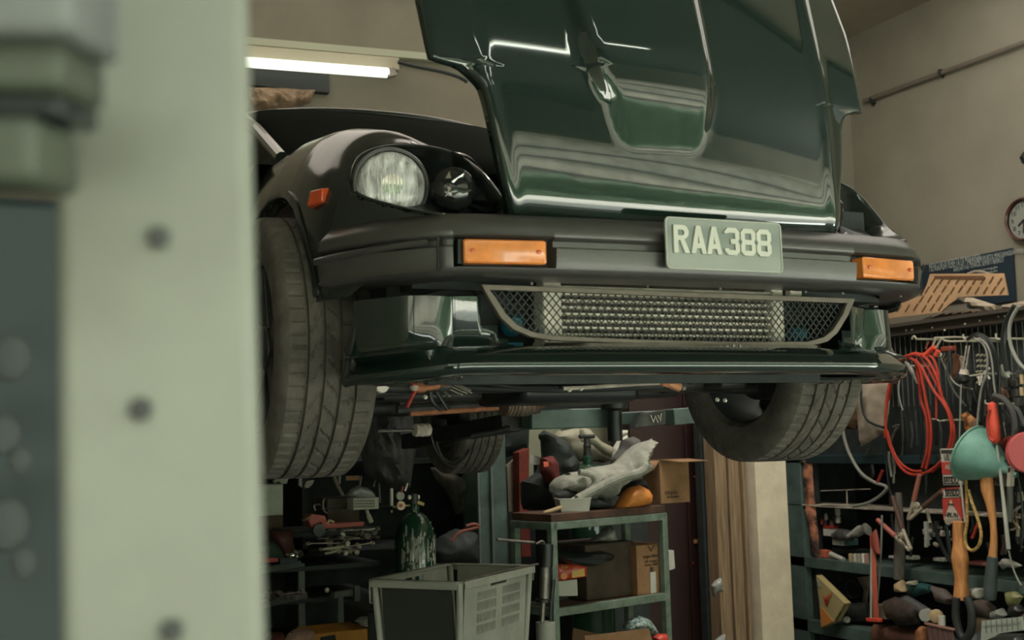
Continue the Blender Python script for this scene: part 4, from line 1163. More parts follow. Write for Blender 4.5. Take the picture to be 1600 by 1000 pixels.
_a = TY(866, 724, Yp-.15); _b = TY(985, 724, Yp-.15); one(MB().box(((_a.x+_b.x)/2, Yp-.1, (_a.z-.01)/2), (_b.x-_a.x, .42, _a.z-.01)), 'wooden_crate', blk, 'tall dark crate behind the table carrying the cream body panels', 'crate')
# dark chair / strap stand at the left end of the table
hull('black_jacket', blk, [(815,752),(838,738),(850,715),(848,690),(842,680),(850,672),(868,680),(885,690),(900,722),(898,745),(880,770),(870,798),(840,798),(818,796)], 5.55, .22, 'black jacket heaped at the left end of the table', 'jacket', ns=.03, step=.02)
hull('red_bag', mat('dark_red_cloth', (.14,.022,.018), .8, var=.4, vscale=15), [(846,716),(862,712),(870,722),(872,750),(866,764),(852,752),(845,735)], 5.40, .12, 'dark red bag with an orange buckle hanging in the black jacket', 'bag', ns=.01)
plate_('orange_buckle', mat('orange_red', (.62,.12,.06), .6), [(849,722),(857,721),(858,729),(850,730)], 5.32, .01, 'small orange-red buckle on the dark red bag', 'buckle')
plate_('red_post', mat('red_post', (.20,.035,.022), .7, var=.4), [(811,707),(827,700),(826,800),(830,870),(815,870),(812,800)], 5.95, .08, 'dull red upright board between the lift post and the table', 'board')
plate_('pale_board', khaki, [(792,728),(811,712),(811,800),(795,800)], 6.05, .03, 'narrow khaki board left of the red upright', 'board')
plate_('label_card', paper, [(829,711),(845,714),(841,727),(828,724)], 5.6, .004, 'small pale card tucked beside the red bag', 'card')
# table shelf: cartons, packet
sh = zsh+.012
c = onT(990, .16, sh); wq = .185
hbx = TY(985, 849, c.y).z-sh
t = thing('cardboard_box', 'brown carton with black print and a white label on the middle shelf', 'box', c)
cM = Matrix.Rotation(R(10), 3, 'Z')
MB().box(c+Vector((0,0,hbx/2)), (wq*.92, .26, hbx), cM).build('carton_body', card, t, smooth=False, bevel=.003)
fx_ = cM@Vector((1,0,0)); fo = c+cM@Vector((0,-.132,0))
MB().box(fo+Vector((.012,0,hbx*.24)), (.036, .002, hbx*.42), cM).build('white_label', paper, t)
for s_, zz_, sz in (('superfine',.74,.026),('oil cream',.645,.021),('netto 800',.575,.020)): printed(t, s_, fo+fx_*.005+Vector((0,0,hbx*zz_)), fx_, (0,0,1), sz, align='CENTER', sx=1.05)
mb = MB(); q = [fo+fx_*-.012+Vector((0,-.001,hbx*.985)), fo+fx_*.008+Vector((0,-.001,hbx*.87)), fo+fx_*.028+Vector((0,-.001,hbx*.985))]
mb.tube(q, .0018, 5).tube([fo+fx_*.008+Vector((0,-.001,hbx*.94)), fo+fx_*.008+Vector((0,-.001,hbx*.925))], .002, 5).build('printed_mark', ink, t)
MB().box(fo+fx_*.008+Vector((0,-.0005,hbx*.49)), (.02, .002, .028), cM).build('printed_block', cardd, t)
c = onT(925, .24, sh); one(MB().box(c+Vector((0,0,.13)), (.30, .30, .26), cM), 'dark_box', cardd, 'dark brown carton to the left of the labelled carton', 'box', bevel=.004)
c2 = onT(886, .05, sh); t = thing('snack_packet', 'red and orange snack packet standing on the shelf behind the table leg', 'packet', c2)
P = [TY(*q, c2.y) for q in ((869,880),(884,882),(895,876),(917,881),(917,901),(895,905),(870,909))]
MB().puff(P, (0,-1,0), .035, ns=.004).build('wrapper', mat('red_wrapper', (.62,.06,.03), .25, var=.3, vscale=30), t)
P = [TY(*q, c2.y-.02) for q in ((893,892),(913,888),(914,900),(894,903))]; MB().prism(P, (0,.002,0)).build('yellow_panel', mat('packet_yellow', (.72,.42,.08), .4), t)
MB().lathe([(.016,0),(.016,.003)], TY(881, 900, c2.y-.02), (0,-1,0), 20).build('orange_disc', mat('packet_orange', (.8,.25,.05), .4), t)
printed(t, 'Kiki', TY(877, 889, c2.y-.024), (1,0,0), (0,0,1), .024, mat('packet_yellow', (.72,.42,.08), .4))
plate_('paper_sheet', paper, [(868,909),(902,905),(903,931),(872,932),(869,936)], c2.y-.02, .004, 'blank white paper sheet under the snack packet', 'paper')
hull('clear_bag', clearp, [(913,847),(925,842),(940,832),(946,824),(956,824),(960,838),(964,847),(940,848)], onT(940,.2,sh).y, .10, 'crumpled clear plastic bag on top of the dark carton', 'plastic bag', ns=.02)
mb = MB().lathe([(.02,0),(.09,.004),(.115,.022),(.118,.026),(.10,.016),(.03,.008)], onT(905, .0, TY(905, 878, onT(905,.0,sh).y).z), (.1,-.2,1), 30)
one(mb, 'frying_pan', blk2, 'black shallow pan lying above the snack packet', 'pan')
hull('tin_bag', blk2, [(868,866),(890,862),(940,860),(962,868),(955,876),(930,880),(895,876),(872,872)], onT(915,.12,sh).y, .08, 'black bag spread over the shelf behind the pan', 'bag', ns=.01)
plate_('paper_tag', paper, [(1038,858),(1053,860),(1055,888),(1048,891),(1039,889)], onT(1046,.02,sh).y, .003, 'white paper tag hanging on the right leg of the table', 'paper tag')
# lower shelf: orange-brown flaps, teal dotted bag, red thing
yb = 4.98
plate_('cardboard_flap', card, [(913,994),(1014,982),(1022,1010),(915,1010)], yb-.08, .006, 'pale brown carton flap rising into view at the bottom of the table', 'cardboard')
plate_('cardboard_flap', mat('card_shade',(.17,.095,.05),.85), [(896,981),(940,992),(912,1010),(893,1010)], yb+.06, .006, 'darker carton flap left of the pale flap', 'cardboard')
hull('dotted_bag', mat('teal_bag', (.03,.13,.12), .4, dark=(.45,.5,.45), vscale=60, var=.1), [(975,984),(982,970),(998,962),(1010,966),(1022,980),(1028,996),(1010,990),(990,984)], yb+.10, .12, 'teal plastic bag with white dots on the lower shelf', 'bag', ns=.015)
hull('red_bottle', mat('bright_red', (.6,.05,.03), .4), [(1022,996),(1030,990),(1040,990),(1046,1005),(1024,1006)], yb, .06, 'red plastic cap showing at the right foot of the table', 'bottle')
# clamp on the left of the table : steel bar and hook
one(MB().tube(tY([(777,843),(800,845),(835,848)], 4.7), .006, 8), 'steel_bar', steel, 'thin steel bar lying across in front of the table', 'bar')
mb = MB().tube(tY([(838,850),(848,846),(852,858),(850,870)], 4.7), .005, 8); one(mb, 'wire_hook', steel, 'bent wire hook above the floor jack', 'hook')

# ------------------------------------------------------------------ bottle jack stand in front of the table
Yk = 4.62
t = thing('trolley_jack', 'upright steel jack with a black collar between the crate and the table', 'jack', TY(852, 1000, Yk))
a = TY(852, 886, Yk); zb_ = TY(852, 1000, Yk).z
def lz(px, py): return TY(px, py, Yk)
MB().tube([lz(850,935), lz(852,884)], .021, 16).build('chrome_column', steel, t)
MB().tube([lz(853,886), lz(854,850)], .030, 14).build('collar', blk2, t)
MB().tube([lz(848,941), lz(848,936)], .034, 16).build('flange', blk2, t)
MB().tube([lz(847,972), lz(849,940)], .010, 10).build('rod', steel, t)
MB().tube([Vector((lz(852,1000).x, Yk, 0)), lz(852,972)], .040, 18).build('jack_body', greyp, t)
MB().tube([lz(865,905), lz(860,960), lz(864,990)], .009, 8).build('hose', blk2, t)
MB().tube([lz(852,870), lz(850,846)], .004, 6).build('pin', steel, t)

# ------------------------------------------------------------------ grey slatted crate
Yc = 4.15
A0 = TY(662, 900, 4.42); A1 = TY(718, 906, 4.02); A2 = TY(828, 894, 4.36)
zr = (A0.z+A1.z+A2.z)/3
cr = thing('plastic_crate', 'grey slatted plastic crate with handle holes standing beside the jack', 'crate', (A1.x, A1.y, 0))
fx1 = (Vector((A2.x, A2.y, 0))-Vector((A1.x, A1.y, 0))); Lf = fx1.length; fx1.normalize(); fy1 = Vector((-fx1.y, fx1.x, 0))
o1 = Vector((A1.x, A1.y, 0)); zr = A1.z-.01
Ld = ((Vector((A0.x, A0.y, 0))-o1)).dot(fy1); Ld = .36
hC = .52; zb1 = zr-hC
def cp(a, b, z, k=0.0):   # tapered body
    tpr = .035*(zr-z)/hC
    aa = a*(Lf-2*tpr)+tpr; bb = b*(Ld-2*tpr)+tpr
    return o1+fx1*aa+fy1*bb+Vector((0,0,z))
def wall_panel(P00, P10, P01, holes, name, material):
    """P00 bottom left, P10 bottom right, P01 top left ; holes as (u0,v0,u1,v1)"""
    U = P10-P00; Vv = P01-P00; M4 = frame4(P00, U, Vv); W__, H__ = U.length, Vv.length
    loops = [[(0,0),(W__,0),(W__,H__),(0,H__)]]+[[(a*W__,b*H__),(c_*W__,b*H__),(c_*W__,d_*H__),(a*W__,d_*H__)] for a, b, c_, d_ in holes]
    return fillcurve(name, loops, .005, M4, material, cr)
holes = []
for gx in (.20, .60):
    for gz in (.615, .695, .775, .845):
        for k in range(13): u0 = gx+k*.0235; holes.append((u0, gz, u0+.0125, gz+.058))
holes.append((.40, .925, .66, .962))
wall_panel(cp(0,0,zb1), cp(1,0,zb1), cp(0,0,zr), holes, 'front_panel', greyp)
wall_panel(cp(0,1,zb1), cp(0,0,zb1), cp(0,1,zr), [], 'side_panel', greypd)  # left side darker, its shade put into the plastic colour
wall_panel(cp(1,0,zb1), cp(1,1,zb1), cp(1,0,zr), [], 'side_panel', greyp)
wall_panel(cp(1,1,zb1), cp(0,1,zb1), cp(1,1,zr), [(.38,.925,.64,.962)], 'back_panel', greyp)
MB().add([cp(0,0,zb1), cp(1,0,zb1), cp(1,1,zb1), cp(0,1,zb1)], [(0,1,2,3)]).build('crate_floor', greyp, cr, solid=.006)
mb = MB()
C4 = [cp(0,0,zr), cp(1,0,zr), cp(1,1,zr), cp(0,1,zr)]
for i in range(4):
    a, b = C4[i], C4[(i+1)%4]; out = ((a+b)/2-(C4[0]+C4[2])/2).normalized()
    mb.bar(a+out*.008, b+out*.008, .030, .008).bar(a+out*.022+Vector((0,0,-.012)), b+out*.022+Vector((0,0,-.012)), .004, .024)
mb.build('rim', greyp, cr, bevel=.002)
for i in range(4):
    a = C4[i]; b = cp(*((0,0),(1,0),(1,1),(0,1))[i], zb1); MB().tube([a, b], .012, 10).build('corner_post', greyp, cr)
for P_ in (cp(0,0,zr-.01), cp(0,1,zr-.01), cp(1,0,zr-.01)):
    pass
def bail(p, d, w_=.02, h_=.075):
    d = Vector(d); return MB().tube([p, p+d*.028, p+d*.030-Vector((0,0,h_*.5)), p+d*.026-Vector((0,0,h_)), p+d*.004-Vector((0,0,h_))], .0042, 8)
bail(cp(0,1,zr-.004), -fx1).build('bail_handle', steel, cr)
bail(cp(1,0,zr-.004), fx1, h_=.05).build('bail_handle', steel, cr)
MB().tube([cp(0,0,zr+.006)-fy1*.02, cp(.5,0,zr+.010)-fy1*.02, cp(1,0,zr+.006)-fy1*.02+fx1*.03], .004, 8).build('rim_wire', steel, cr)
# what carries the crate
bz = zb1-.008
one(MB().box((o1+fx1*Lf/2+fy1*Ld/2+Vector((0,0,bz/2))), (Lf+.02, Ld+.02, bz), Matrix((fx1, fy1, Vector((0,0,1)))).transposed()), 'plinth_box', blk, 'black wooden box carrying the grey crate', 'box', bevel=.005)

# ------------------------------------------------------------------ green gas cylinder with regulator
t, c = cylinder('gas_cylinder', 647, 787, 5.55, .098, 'dark green gas cylinder with flaking paint and a brass regulator', mat('flaking_green', (.012,.05,.026), .2, dirt=1, dark=(.014,.055,.03), var=.1, vscale=5, coat=.5))
flk = MB(); random.seed(5)
for k in range(110):
    a = random.uniform(-2.6, -.4); z_ = random.gauss(c.z-.24, .06); r0 = .0985
    p = Vector((c.x+r0*math.cos(a), c.y+r0*math.sin(a), z_)); tn = Vector((-math.sin(a), math.cos(a), 0)); hh = random.uniform(.004,.03); ww = random.uniform(.002,.008)
    flk.add([p-tn*ww-Vector((0,0,hh)), p+tn*ww*.6-Vector((0,0,hh*.8)), p+tn*ww+Vector((0,0,hh*.6)), p-tn*ww*.4+Vector((0,0,hh))], [(0,1,2,3)])
flk.build('flaked_paint', mat('bare_primer', (.40,.42,.34), .6), t, smooth=False)
Yv = 5.55
def q(px, py, d=0): return TY(px, py, Yv+d)
MB().tube([q(647,790), q(647,772)], .020, 12).build('valve', steeld, t)
MB().tube([q(638,777), q(655,777)], .010, 8).build('valve_handle', alu, t)
mb = MB().lathe([(.020,-.02),(.021,.0),(.021,.008),(.001,.009)], q(626,790,-.05), (0,-1,0), 24); mb.build('pressure_gauge', mat('brass_gauge', (.60,.42,.27), .4, .2), t, label='round brass pressure gauge')
MB().lathe([(.009,0),(.009,.004)], q(626,790,-.062), (0,-1,0), 14).build('gauge_hub', redc, t)
MB().lathe([(.019,-.02),(.020,.0),(.001,.006)], q(626,775,-.05), (0,-1,0), 24).build('pressure_gauge', mat('gauge_face', (.42,.42,.36), .5), t)
MB().tube([q(612,790,-.05), q(612,763,-.05)], .008, 12).build('flow_tube', mat('frosted_tube', (.55,.50,.42), .3), t)
MB().tube([q(612,797,-.05), q(612,801,-.05)], .005, 8).tube([q(614,792,-.05), q(640,790,-.02)], .005, 8).build('regulator_stem', mat('brassy', (.45,.36,.22), .4, .5), t)
MB().tube([q(633,767,-.05), q(637,755,-.05)], .005, 8).build('regulator_lever', alu, t)
MB().tube([q(627,770,-.05), q(630,760,-.05)], .004, 8).build('regulator_pin', pinkf, t)
plate_('yellow_tag', mat('yellow_tag', (.50,.36,.14), .7), [(653,782),(664,786),(662,791),(652,787)], 5.42, .002, 'small yellow tag on the valve of the flaking cylinder', 'tag')
one(MB().tube(tY([(500,795),(560,793),(612,791)], 5.6), .005, 6), 'thin_rod', steeld, 'thin rod reaching from the tool bench to the regulator', 'rod')
# silver thing beside
one(MB().lathe([(.03,0),(.035,.05),(.03,.10),(.012,.13)], TY(683, 885, 5.7), (0,0,1), 18), 'spray_can', greyp, 'dull grey can right of the flaking gas cylinder', 'can')
one(MB().bar(TY(674, 862, 5.6), TY(694, 861, 5.6), .03, .012), 'timber_batten', whitep, 'short pale slat above the dull grey can', 'slat', bevel=.002)
# dark bin under the cylinder
one(MB().box(*bY(575, 955, 655, 1010, 5.0, .35)), 'dark_bin', mat('bin_dark', (.028,.034,.032), .6), 'black bin with a dusty lid in front of the gas cylinder', 'bin', bevel=.01)
hull('dusty_rag', mat('dusty_rag', (.07,.072,.06), .9, var=.4, vscale=20), [(578,948),(600,942),(625,946),(650,945),(666,940),(660,952),(620,955),(590,953)], 4.98, .08, 'dusty dark rag on the lid of the black bin', 'rag', ns=.015)
# creeper board / stool with red trim
one(MB().tube(tY([(705,846),(718,832),(735,827),(748,823),(741,819),(728,822)], 5.4), .008, 8), 'bent_rod', mat('faded_red', (.24,.07,.045), .6, var=.3), 'faded red bent handle right of the flaking cylinder', 'handle')
hull('padded_stool', blk, [(690,838),(712,826),(742,832),(745,858),(742,885),(680,880),(672,860)], 5.6, .25, 'black padded seat behind the grey crate', 'seat', ns=.01)
# cloths hanging in the dark behind
hull('hanging_cloth', mat('hanging_brown', (.085,.075,.06), .95, var=.4, vscale=5, stretch=(8,8,1)), [(672,730),(700,732),(718,745),(735,742),(745,755),(744,800),(712,805),(700,770),(682,752)], 6.2, .12, 'brown grey cloth hanging left of the teal lift post', 'cloth', fold=.03, ns=.02)
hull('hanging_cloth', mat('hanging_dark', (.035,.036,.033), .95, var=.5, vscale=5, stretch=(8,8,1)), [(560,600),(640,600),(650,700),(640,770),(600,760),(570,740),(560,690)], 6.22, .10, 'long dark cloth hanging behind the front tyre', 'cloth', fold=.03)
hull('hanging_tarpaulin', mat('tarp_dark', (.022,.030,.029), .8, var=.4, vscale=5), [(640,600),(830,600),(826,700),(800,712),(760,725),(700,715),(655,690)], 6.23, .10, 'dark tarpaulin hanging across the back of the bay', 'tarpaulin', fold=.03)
# ------------------------------------------------------------------ left tool bench
Yl = 5.75
bench = thing('tool_rack', 'grey steel tool rack with shelves, half hidden by the near post', 'rack', (TY(470,950,Yl).x, Yl, 0))
racm = mat('rack_grey', (.10,.115,.10), .6, var=.3, vscale=10)
MB().bar(TY(395, 893, Yl), TY(466, 880, Yl+.1), .05, .03).build('shelf', racm, bench, bevel=.002)
MB().bar(TY(395, 948, Yl), TY(476, 929, Yl+.1), .05, .03).build('shelf', racm, bench, bevel=.002)
MB().bar(TY(519, 930, Yl), TY(560, 924, Yl+.05), .04, .03).build('shelf', racm, bench, bevel=.002)
for px, y0 in ((557,915),(531,930)): a = TY(px, y0, Yl); MB().box((a.x, a.y, a.z/2), (.026,.026,a.z)).build('upright', racm, bench)
a = TY(470, 880, Yl+.1); MB().box((a.x, a.y, a.z/2), (.03,.03,a.z)).build('upright', racm, bench)
for py, z_ in ((838,0),(893,0),(945,0)):
    a = TY(395, py, Yl); b = TY(600, py-14, Yl); MB().box(((a.x+b.x)/2, Yl+.32, a.z-.012), (b.x-a.x, .5, .02)).build('deck', blk, bench)
one(MB().box(*bY(392, 806, 443, 842, 5.62, .2)), 'dark_box', cardd, 'dark carton under the aged white case', 'box', bevel=.004)
one(MB().box(*bY(392, 758, 443, 806, 5.62, .12)), 'white_case', mat('aged_white', (.33,.35,.28), .6, var=.2), 'aged white plastic case next to the near post', 'case', bevel=.006)
# dark carton and perforated white box
one(MB().box(*bY(511, 779, 562, 818, 5.6, .22)), 'dark_box', cardd, 'dark brown carton on the tool rack beside the white pierced box', 'box', bevel=.003)
t = thing('pierced_box', 'pale box with rows of slanted slots on the tool rack', 'box', TY(572, 795, 5.5))
c_, d_ = bY(552, 779, 592, 795, 5.5, .16); bx_ = MB().box(c_, d_).build('box_body', mat('pale_box', (.42,.42,.34), .7), t, bevel=.002)
mb = MB()
for i in range(9):
    for j in range(3):
        p = TY(555+i*3.6, 782.5+j*4.4, 5.498); mb.bar(p+Vector((-.004,0,-.004)), p+Vector((.004,0,.004)), .004, .002, up=Vector((0,1,0)))
mb.build('slots', cardd, t)
hull('clear_bag', clearp, [(540,775),(548,764),(560,758),(575,762),(584,770),(588,778),(560,779)], 5.48, .10, 'crumpled clear plastic bag on top of the pierced box', 'plastic bag', ns=.025)
one(MB().tube(tY([(573,797),(576,806),(580,816)], 5.45), [.008]*5+[.012]*6, 8), 'hanging_strap', cream, 'pale strap hanging below the pierced box', 'strap')
t = thing('red_trolley_jack', 'small red trolley jack lying on the tool rack', 'jack', TY(500, 828, 5.4))
MB().prism([TY(*q_, 5.4) for q_ in ((478,806),(488,803),(508,806),(512,818),(570,815),(568,822),(512,826),(504,826),(503,816),(494,818),(488,826),(484,818))], (0,.07,0)).build('jack_frame', mat('jack_red', (.34,.055,.04), .5, var=.3, vscale=14), t, bevel=.003)
for px in (496,): MB().lathe([(.028,0),(.028,.03)], TY(px, 828, 5.40), (0,-1,0), 20).build('jack_wheel', blk2, t)
MB().tube(tY([(493,798),(491,790),(497,788),(501,789)], 5.38), .004, 6).build('spring_clip', steel, t)
MB().tube(tY([(507,779),(505,786),(506,797),(511,802)], 5.38), .004, 6).build('spring_clip', steel, t)
MB().tube(tY([(512,818),(515,813),(522,816)], 5.36), .005, 6).build('hook', palewood, t)
hull('brown_glove', mat('brown_leather', (.16,.08,.045), .8), [(470,812),(480,805),(486,803),(484,812),(476,815)], 5.38, .05, 'brown leather glove behind the red trolley jack', 'glove')
hull('dark_red_box', mat('dark_red_box', (.075,.025,.02), .7), [(423,828),(455,826),(460,855),(462,868),(440,868),(424,850)], 5.55, .12, 'dark red tool bag on the upper rack shelf', 'bag', ns=.008)
hull('green_rag', mat('green_rag', (.03,.055,.035), .9), [(412,848),(428,845),(440,860),(445,872),(418,872)], 5.45, .08, 'dull green rag on the upper rack shelf', 'rag', ns=.01)
one(MB().box(*bY(408, 869, 436, 878, 5.5, .12)), 'red_tin', redp, 'flat red tin at the left end of the rack shelf', 'tin', bevel=.003)
one(MB().box(*bY(437, 871, 466, 880, 5.55, .12)), 'blue_tin', navy, 'dark blue tin beside the flat red tin', 'tin', bevel=.003)
hull('pink_cloth', mat('dusty_pink', (.42,.26,.20), .95, var=.2, vscale=12), [(444,1000),(452,990),(462,983),(480,981),(490,986),(488,994),(494,1002),(480,1008),(455,1008)], 4.9, .12, 'dusty pink crumpled cloth at the bottom of the rack', 'cloth', ns=.02, fold=.02)
hull('dark_red_cloth', mat('dark_red_cloth2', (.09,.02,.015), .9), [(414,1000),(425,989),(440,987),(446,995),(444,1008),(416,1008)], 4.95, .10, 'dark red cloth left of the dusty pink cloth', 'cloth', ns=.02)
t = thing('yellow_toolbox', 'orange-yellow toolbox with a dark handle recess at the bottom of the rack', 'toolbox', TY(530, 1005, 5.0))
MB().prism([TY(*q_, 5.0) for q_ in ((488,991),(575,982),(575,1020),(488,1020))], (0,.25,0)).build('toolbox_body', yellowp, t, bevel=.006)
MB().prism([TY(*q_, 4.99) for q_ in ((502,996),(524,992),(526,1010),(500,1010))], (0,.02,0)).build('handle_recess', blk, t)
hull('clear_film', clearp, [(554,970),(562,964),(574,962),(574,980),(562,978)], 5.0, .05, 'crumpled clear film on the corner of the yellow toolbox', 'plastic film', ns=.015)
# tools: spanners, sockets, small parts on the rack (copies of one set of shapes)
random.seed(11)
def spanner_mb(o, d, L, r_=.0065):
    o = Vector(o); d = Vector(d).normalized(); mb = MB().bar(o-d*L/2, o+d*L/2, .010, .005)
    for s_ in (-1, 1):
        mb.lathe([(.006,-.003),(.012,-.003),(.012,.003),(.006,.003)], o+d*s_*L/2, (0,-.4,1), 12, cap=False)
    return mb
protoS = None
def scatter_tools(box_px, Y, n, label, group, sizes=(.10,.18), mats=(steel, alud), kinds=('spanner','socket')):
    global protoS
    out = []
    xs_ = sorted(random.uniform(box_px[0], box_px[2]) for _ in range(n))
    for i in range(n):
        px = xs_[i]; py = random.uniform(box_px[1], box_px[3])
        p = TY(px, py, Y+random.uniform(-.05,.08)); k = kinds[i % len(kinds)]
        if k == 'spanner':
            L = random.uniform(*sizes); mb = spanner_mb(p, (1, random.uniform(-.6,.6), random.uniform(-.15,.15)), L)
            o = one(mb, 'spanner', mats[i%len(mats)], label+', '+ORD[i]+' from the left', 'spanner', group+' (spanners)', bevel=.001)
        elif k == 'socket':
            r_ = random.uniform(.009,.016); mb = MB().lathe([(r_*.6,0),(r_,0),(r_,.03),(r_*.6,.03)], p, (random.uniform(-1,1), -.8, random.uniform(-.3,1)), 12)
            o = one(mb, 'socket', mats[(i+1)%len(mats)], label+', '+ORD[i]+' from the left', 'socket', group+' (sockets)')
        else:
            r_ = random.uniform(.012,.02); mb = MB().box(p, (r_*2.2, r_*1.6, r_*1.4), Matrix.Rotation(random.uniform(-1,1), 3, 'Z'))
            o = one(mb, 'small_part', mats[i%len(mats)], label+', one of the small blocks', 'machine part', group+' (blocks)', bevel=.002)
        out.append(o)
    return out
scatter_tools((520,826,592,842), 5.45, 16, 'steel hand tool right of the red trolley jack', 'tools right of the red jack', mats=(steel, chrome))
scatter_tools((500,846,565,862), 5.5, 10, 'steel tool in the dark second tier of the rack', 'second tier tools', mats=(alud, steel))
scatter_tools((448,862,466,870), 5.45, 6, 'bright hand tool at the end of the upper rack shelf', 'upper shelf end tools', sizes=(.05,.08), mats=(chrome, cream))
scatter_tools((415,925,472,936), 5.7, 14, 'small dull tool on the lower rack shelf', 'lower shelf tools', sizes=(.05,.1), mats=(steel, alud))
for a, b, c2_ in ((((505,858),(525,856),(538,853)),0,0), (((508,865),(522,862),(530,857)),0,0)):
    one(MB().tube(tY(a, 5.4), .006, 8), 'pliers_handle', cream, 'cream plier handle in the second tier of the rack, '+('upper' if a[0][0] == 505 else 'lower')+' of the pair', 'pliers', 'cream plier handles')
for px, py in ((540,864),(558,863),(511,922),(614,926)):
    one(MB().ball(TY(px, py, 5.45), .012, n=10), 'round_knob', mat('pale_knob', (.55,.50,.36), .5), 'pale round knob glinting in the dark, '+{540:'left of the upper two',558:'right of the upper two',511:'lower one under the rack',614:'by the gas cylinder foot'}[px], 'knob', 'pale knobs in the dark')
# carton scraps / signage glimpsed just under the near tyre
for nm, pts, m_, lab in (('white_bracket', [(427,752),(436,745),(452,745),(448,756),(440,756),(436,752),(430,755)], whitep, 'white bracket just below the near front tyre, left of the others'),
        ('white_bracket', [(468,744),(472,744),(472,762),(467,758)], whitep, 'narrow white bracket just below the near front tyre'),
        ('white_bracket', [(476,760),(480,752),(491,750),(489,756),(483,762),(478,763)], whitep, 'rounded white bracket below the near front tyre, right of the others'),
        ('timber_batten', [(530,744),(533,744),(532,756),(530,756)], whitep, 'thin pale slat upright above the dark carton')):
    plate_(nm, m_, pts, 6.295, .02, lab, 'bracket')
one(MB().tube(tY([(521,742),(528,760),(536,775)], 6.30), .010, 8), 'grey_strap', khaki, 'khaki strap hanging above the crumpled clear bag', 'strap')
for i, (a, b) in enumerate((((565,744),(562,762)),((588,744),(584,760)),((592,745),(594,785)))):
    one(MB().tube([TY(*a, 6.305), TY(*b, 6.305)], .004, 6), 'thin_rod', alud, ('first','second','third')[i]+' thin rod from the left hanging above the pierced box', 'rod')
one(MB().box(*bY(541, 744, 562, 750, 6.2, .02)), 'orange_box', card, 'small orange-brown box behind the thin rods', 'box')
# black shelving put in to keep the back of the bay dark
shv = thing('dark_fill_shelving', 'tall black shelving added to darken the back wall behind the tools', 'shelving', (1.6, 6.5, 0))
MB().box((1.75, 6.70, 1.0), (2.2, .02, 2.0)).build('back_board', blk, shv)
for z_ in (.5, .95, 1.4): MB().box((1.75, 6.5, z_), (2.2, .38, .025)).build('shelf', blk, shv)
for x_ in (.66, 1.75, 2.84): MB().box((x_, 6.5, 1.0), (.03, .38, 2.0)).build('upright', blk, shv)

# ------------------------------------------------------------------ maroon cabinet and doorway
cab = thing('steel_cabinet', 'maroon steel cabinet with a small orange sticker behind the table', 'cabinet', (TY(1070,900,5.9).x, 5.9, 0))
c_, d_ = bY(1018, 655, 1128, 1000, 5.95, .45); 
MB().box((c_[0], c_[1], 1.02), (d_[0]*1.1, .45, 2.04)).build('cabinet_body', maroon, cab, bevel=.005)
a = TY(1072, 800, 5.94)
for s_ in (-1, 1): MB().box((a.x+s_*.1825*1.0, 5.94, 1.02), (.345, .018, 1.96)).build('door', maroon, cab, bevel=.003)
h_ = MB().bar(TY(1085, 725, 5.925), TY(1086, 738, 5.925), .012, .012).build('handle', blk2, cab)
MB().box(TY(1087, 846, 5.925), (.024, .003, .022)).build('orange_sticker', mat('orange_sticker', (.75,.38,.16), .7), cab)
for px, py, m_ in ((1085, 745, pinkf), (1083, 880, redp)): MB().lathe([(.006,0),(.006,.006)], TY(px, py, 5.925), (0,-1,0), 12).build('lock', m_, cab)
# jamb boards and pillar
Yd = 5.6
def vert_strip(px_top, px_w, Y, dep, name, material, z1=2.35, lab=None):
    a = TY(px_top, 860, Y); b = TY(px_top+px_w, 860, Y); return MB().box(((a.x+b.x)/2, Y+dep/2, z1/2), (b.x-a.x, dep, z1))
mb = MB()
for x_, w__, dy in ((1124,15,.0),(1140,5,.02),(1147,17,.01),(1165,5,-.01),(1172,4,.03),(1177,9,.0)):
    a = TY(x_, 860, Yd); b = TY(x_+w__, 860, Yd); mb.box(((a.x+b.x)/2, Yd+.06+dy, 1.0), (b.x-a.x, .10, 2.0))
struct(mb, 'door_1', woodd, smooth=False, bevel=.002)
a = TY(1122, 860, Yd); b = TY(1190, 860, Yd); struct(MB().box(((a.x+b.x)/2, Yd+.16, 1.0), (b.x-a.x, .06, 2.0)), 'door_2', blk, smooth=False)
a = TY(1186, 860, Yd-.06); b = TY(1235, 860, Yd-.06)
struct(MB().box(((a.x+b.x)/2, Yd+.02, 1.0), (b.x-a.x, .16, 2.0)), 'trim_5', mat('old_cream_plaster', (.66,.57,.43), .9, var=.18, vscale=6, bump=.2, bscale=30), smooth=False, bevel=.006)
hull('plastic_bag', clearp, [(1112,915),(1118,907),(1126,902),(1128,925),(1118,926),(1116,935)], Yd-.1, .06, 'crumpled clear bag caught at the edge of the timber jamb', 'plastic bag', ns=.01)
hull('plastic_bag', clearp, [(1118,1000),(1126,994),(1132,990),(1134,1008),(1120,1008)], Yd-.1, .06, 'olive scrap of bag at the foot of the timber jamb', 'plastic bag', ns=.01)
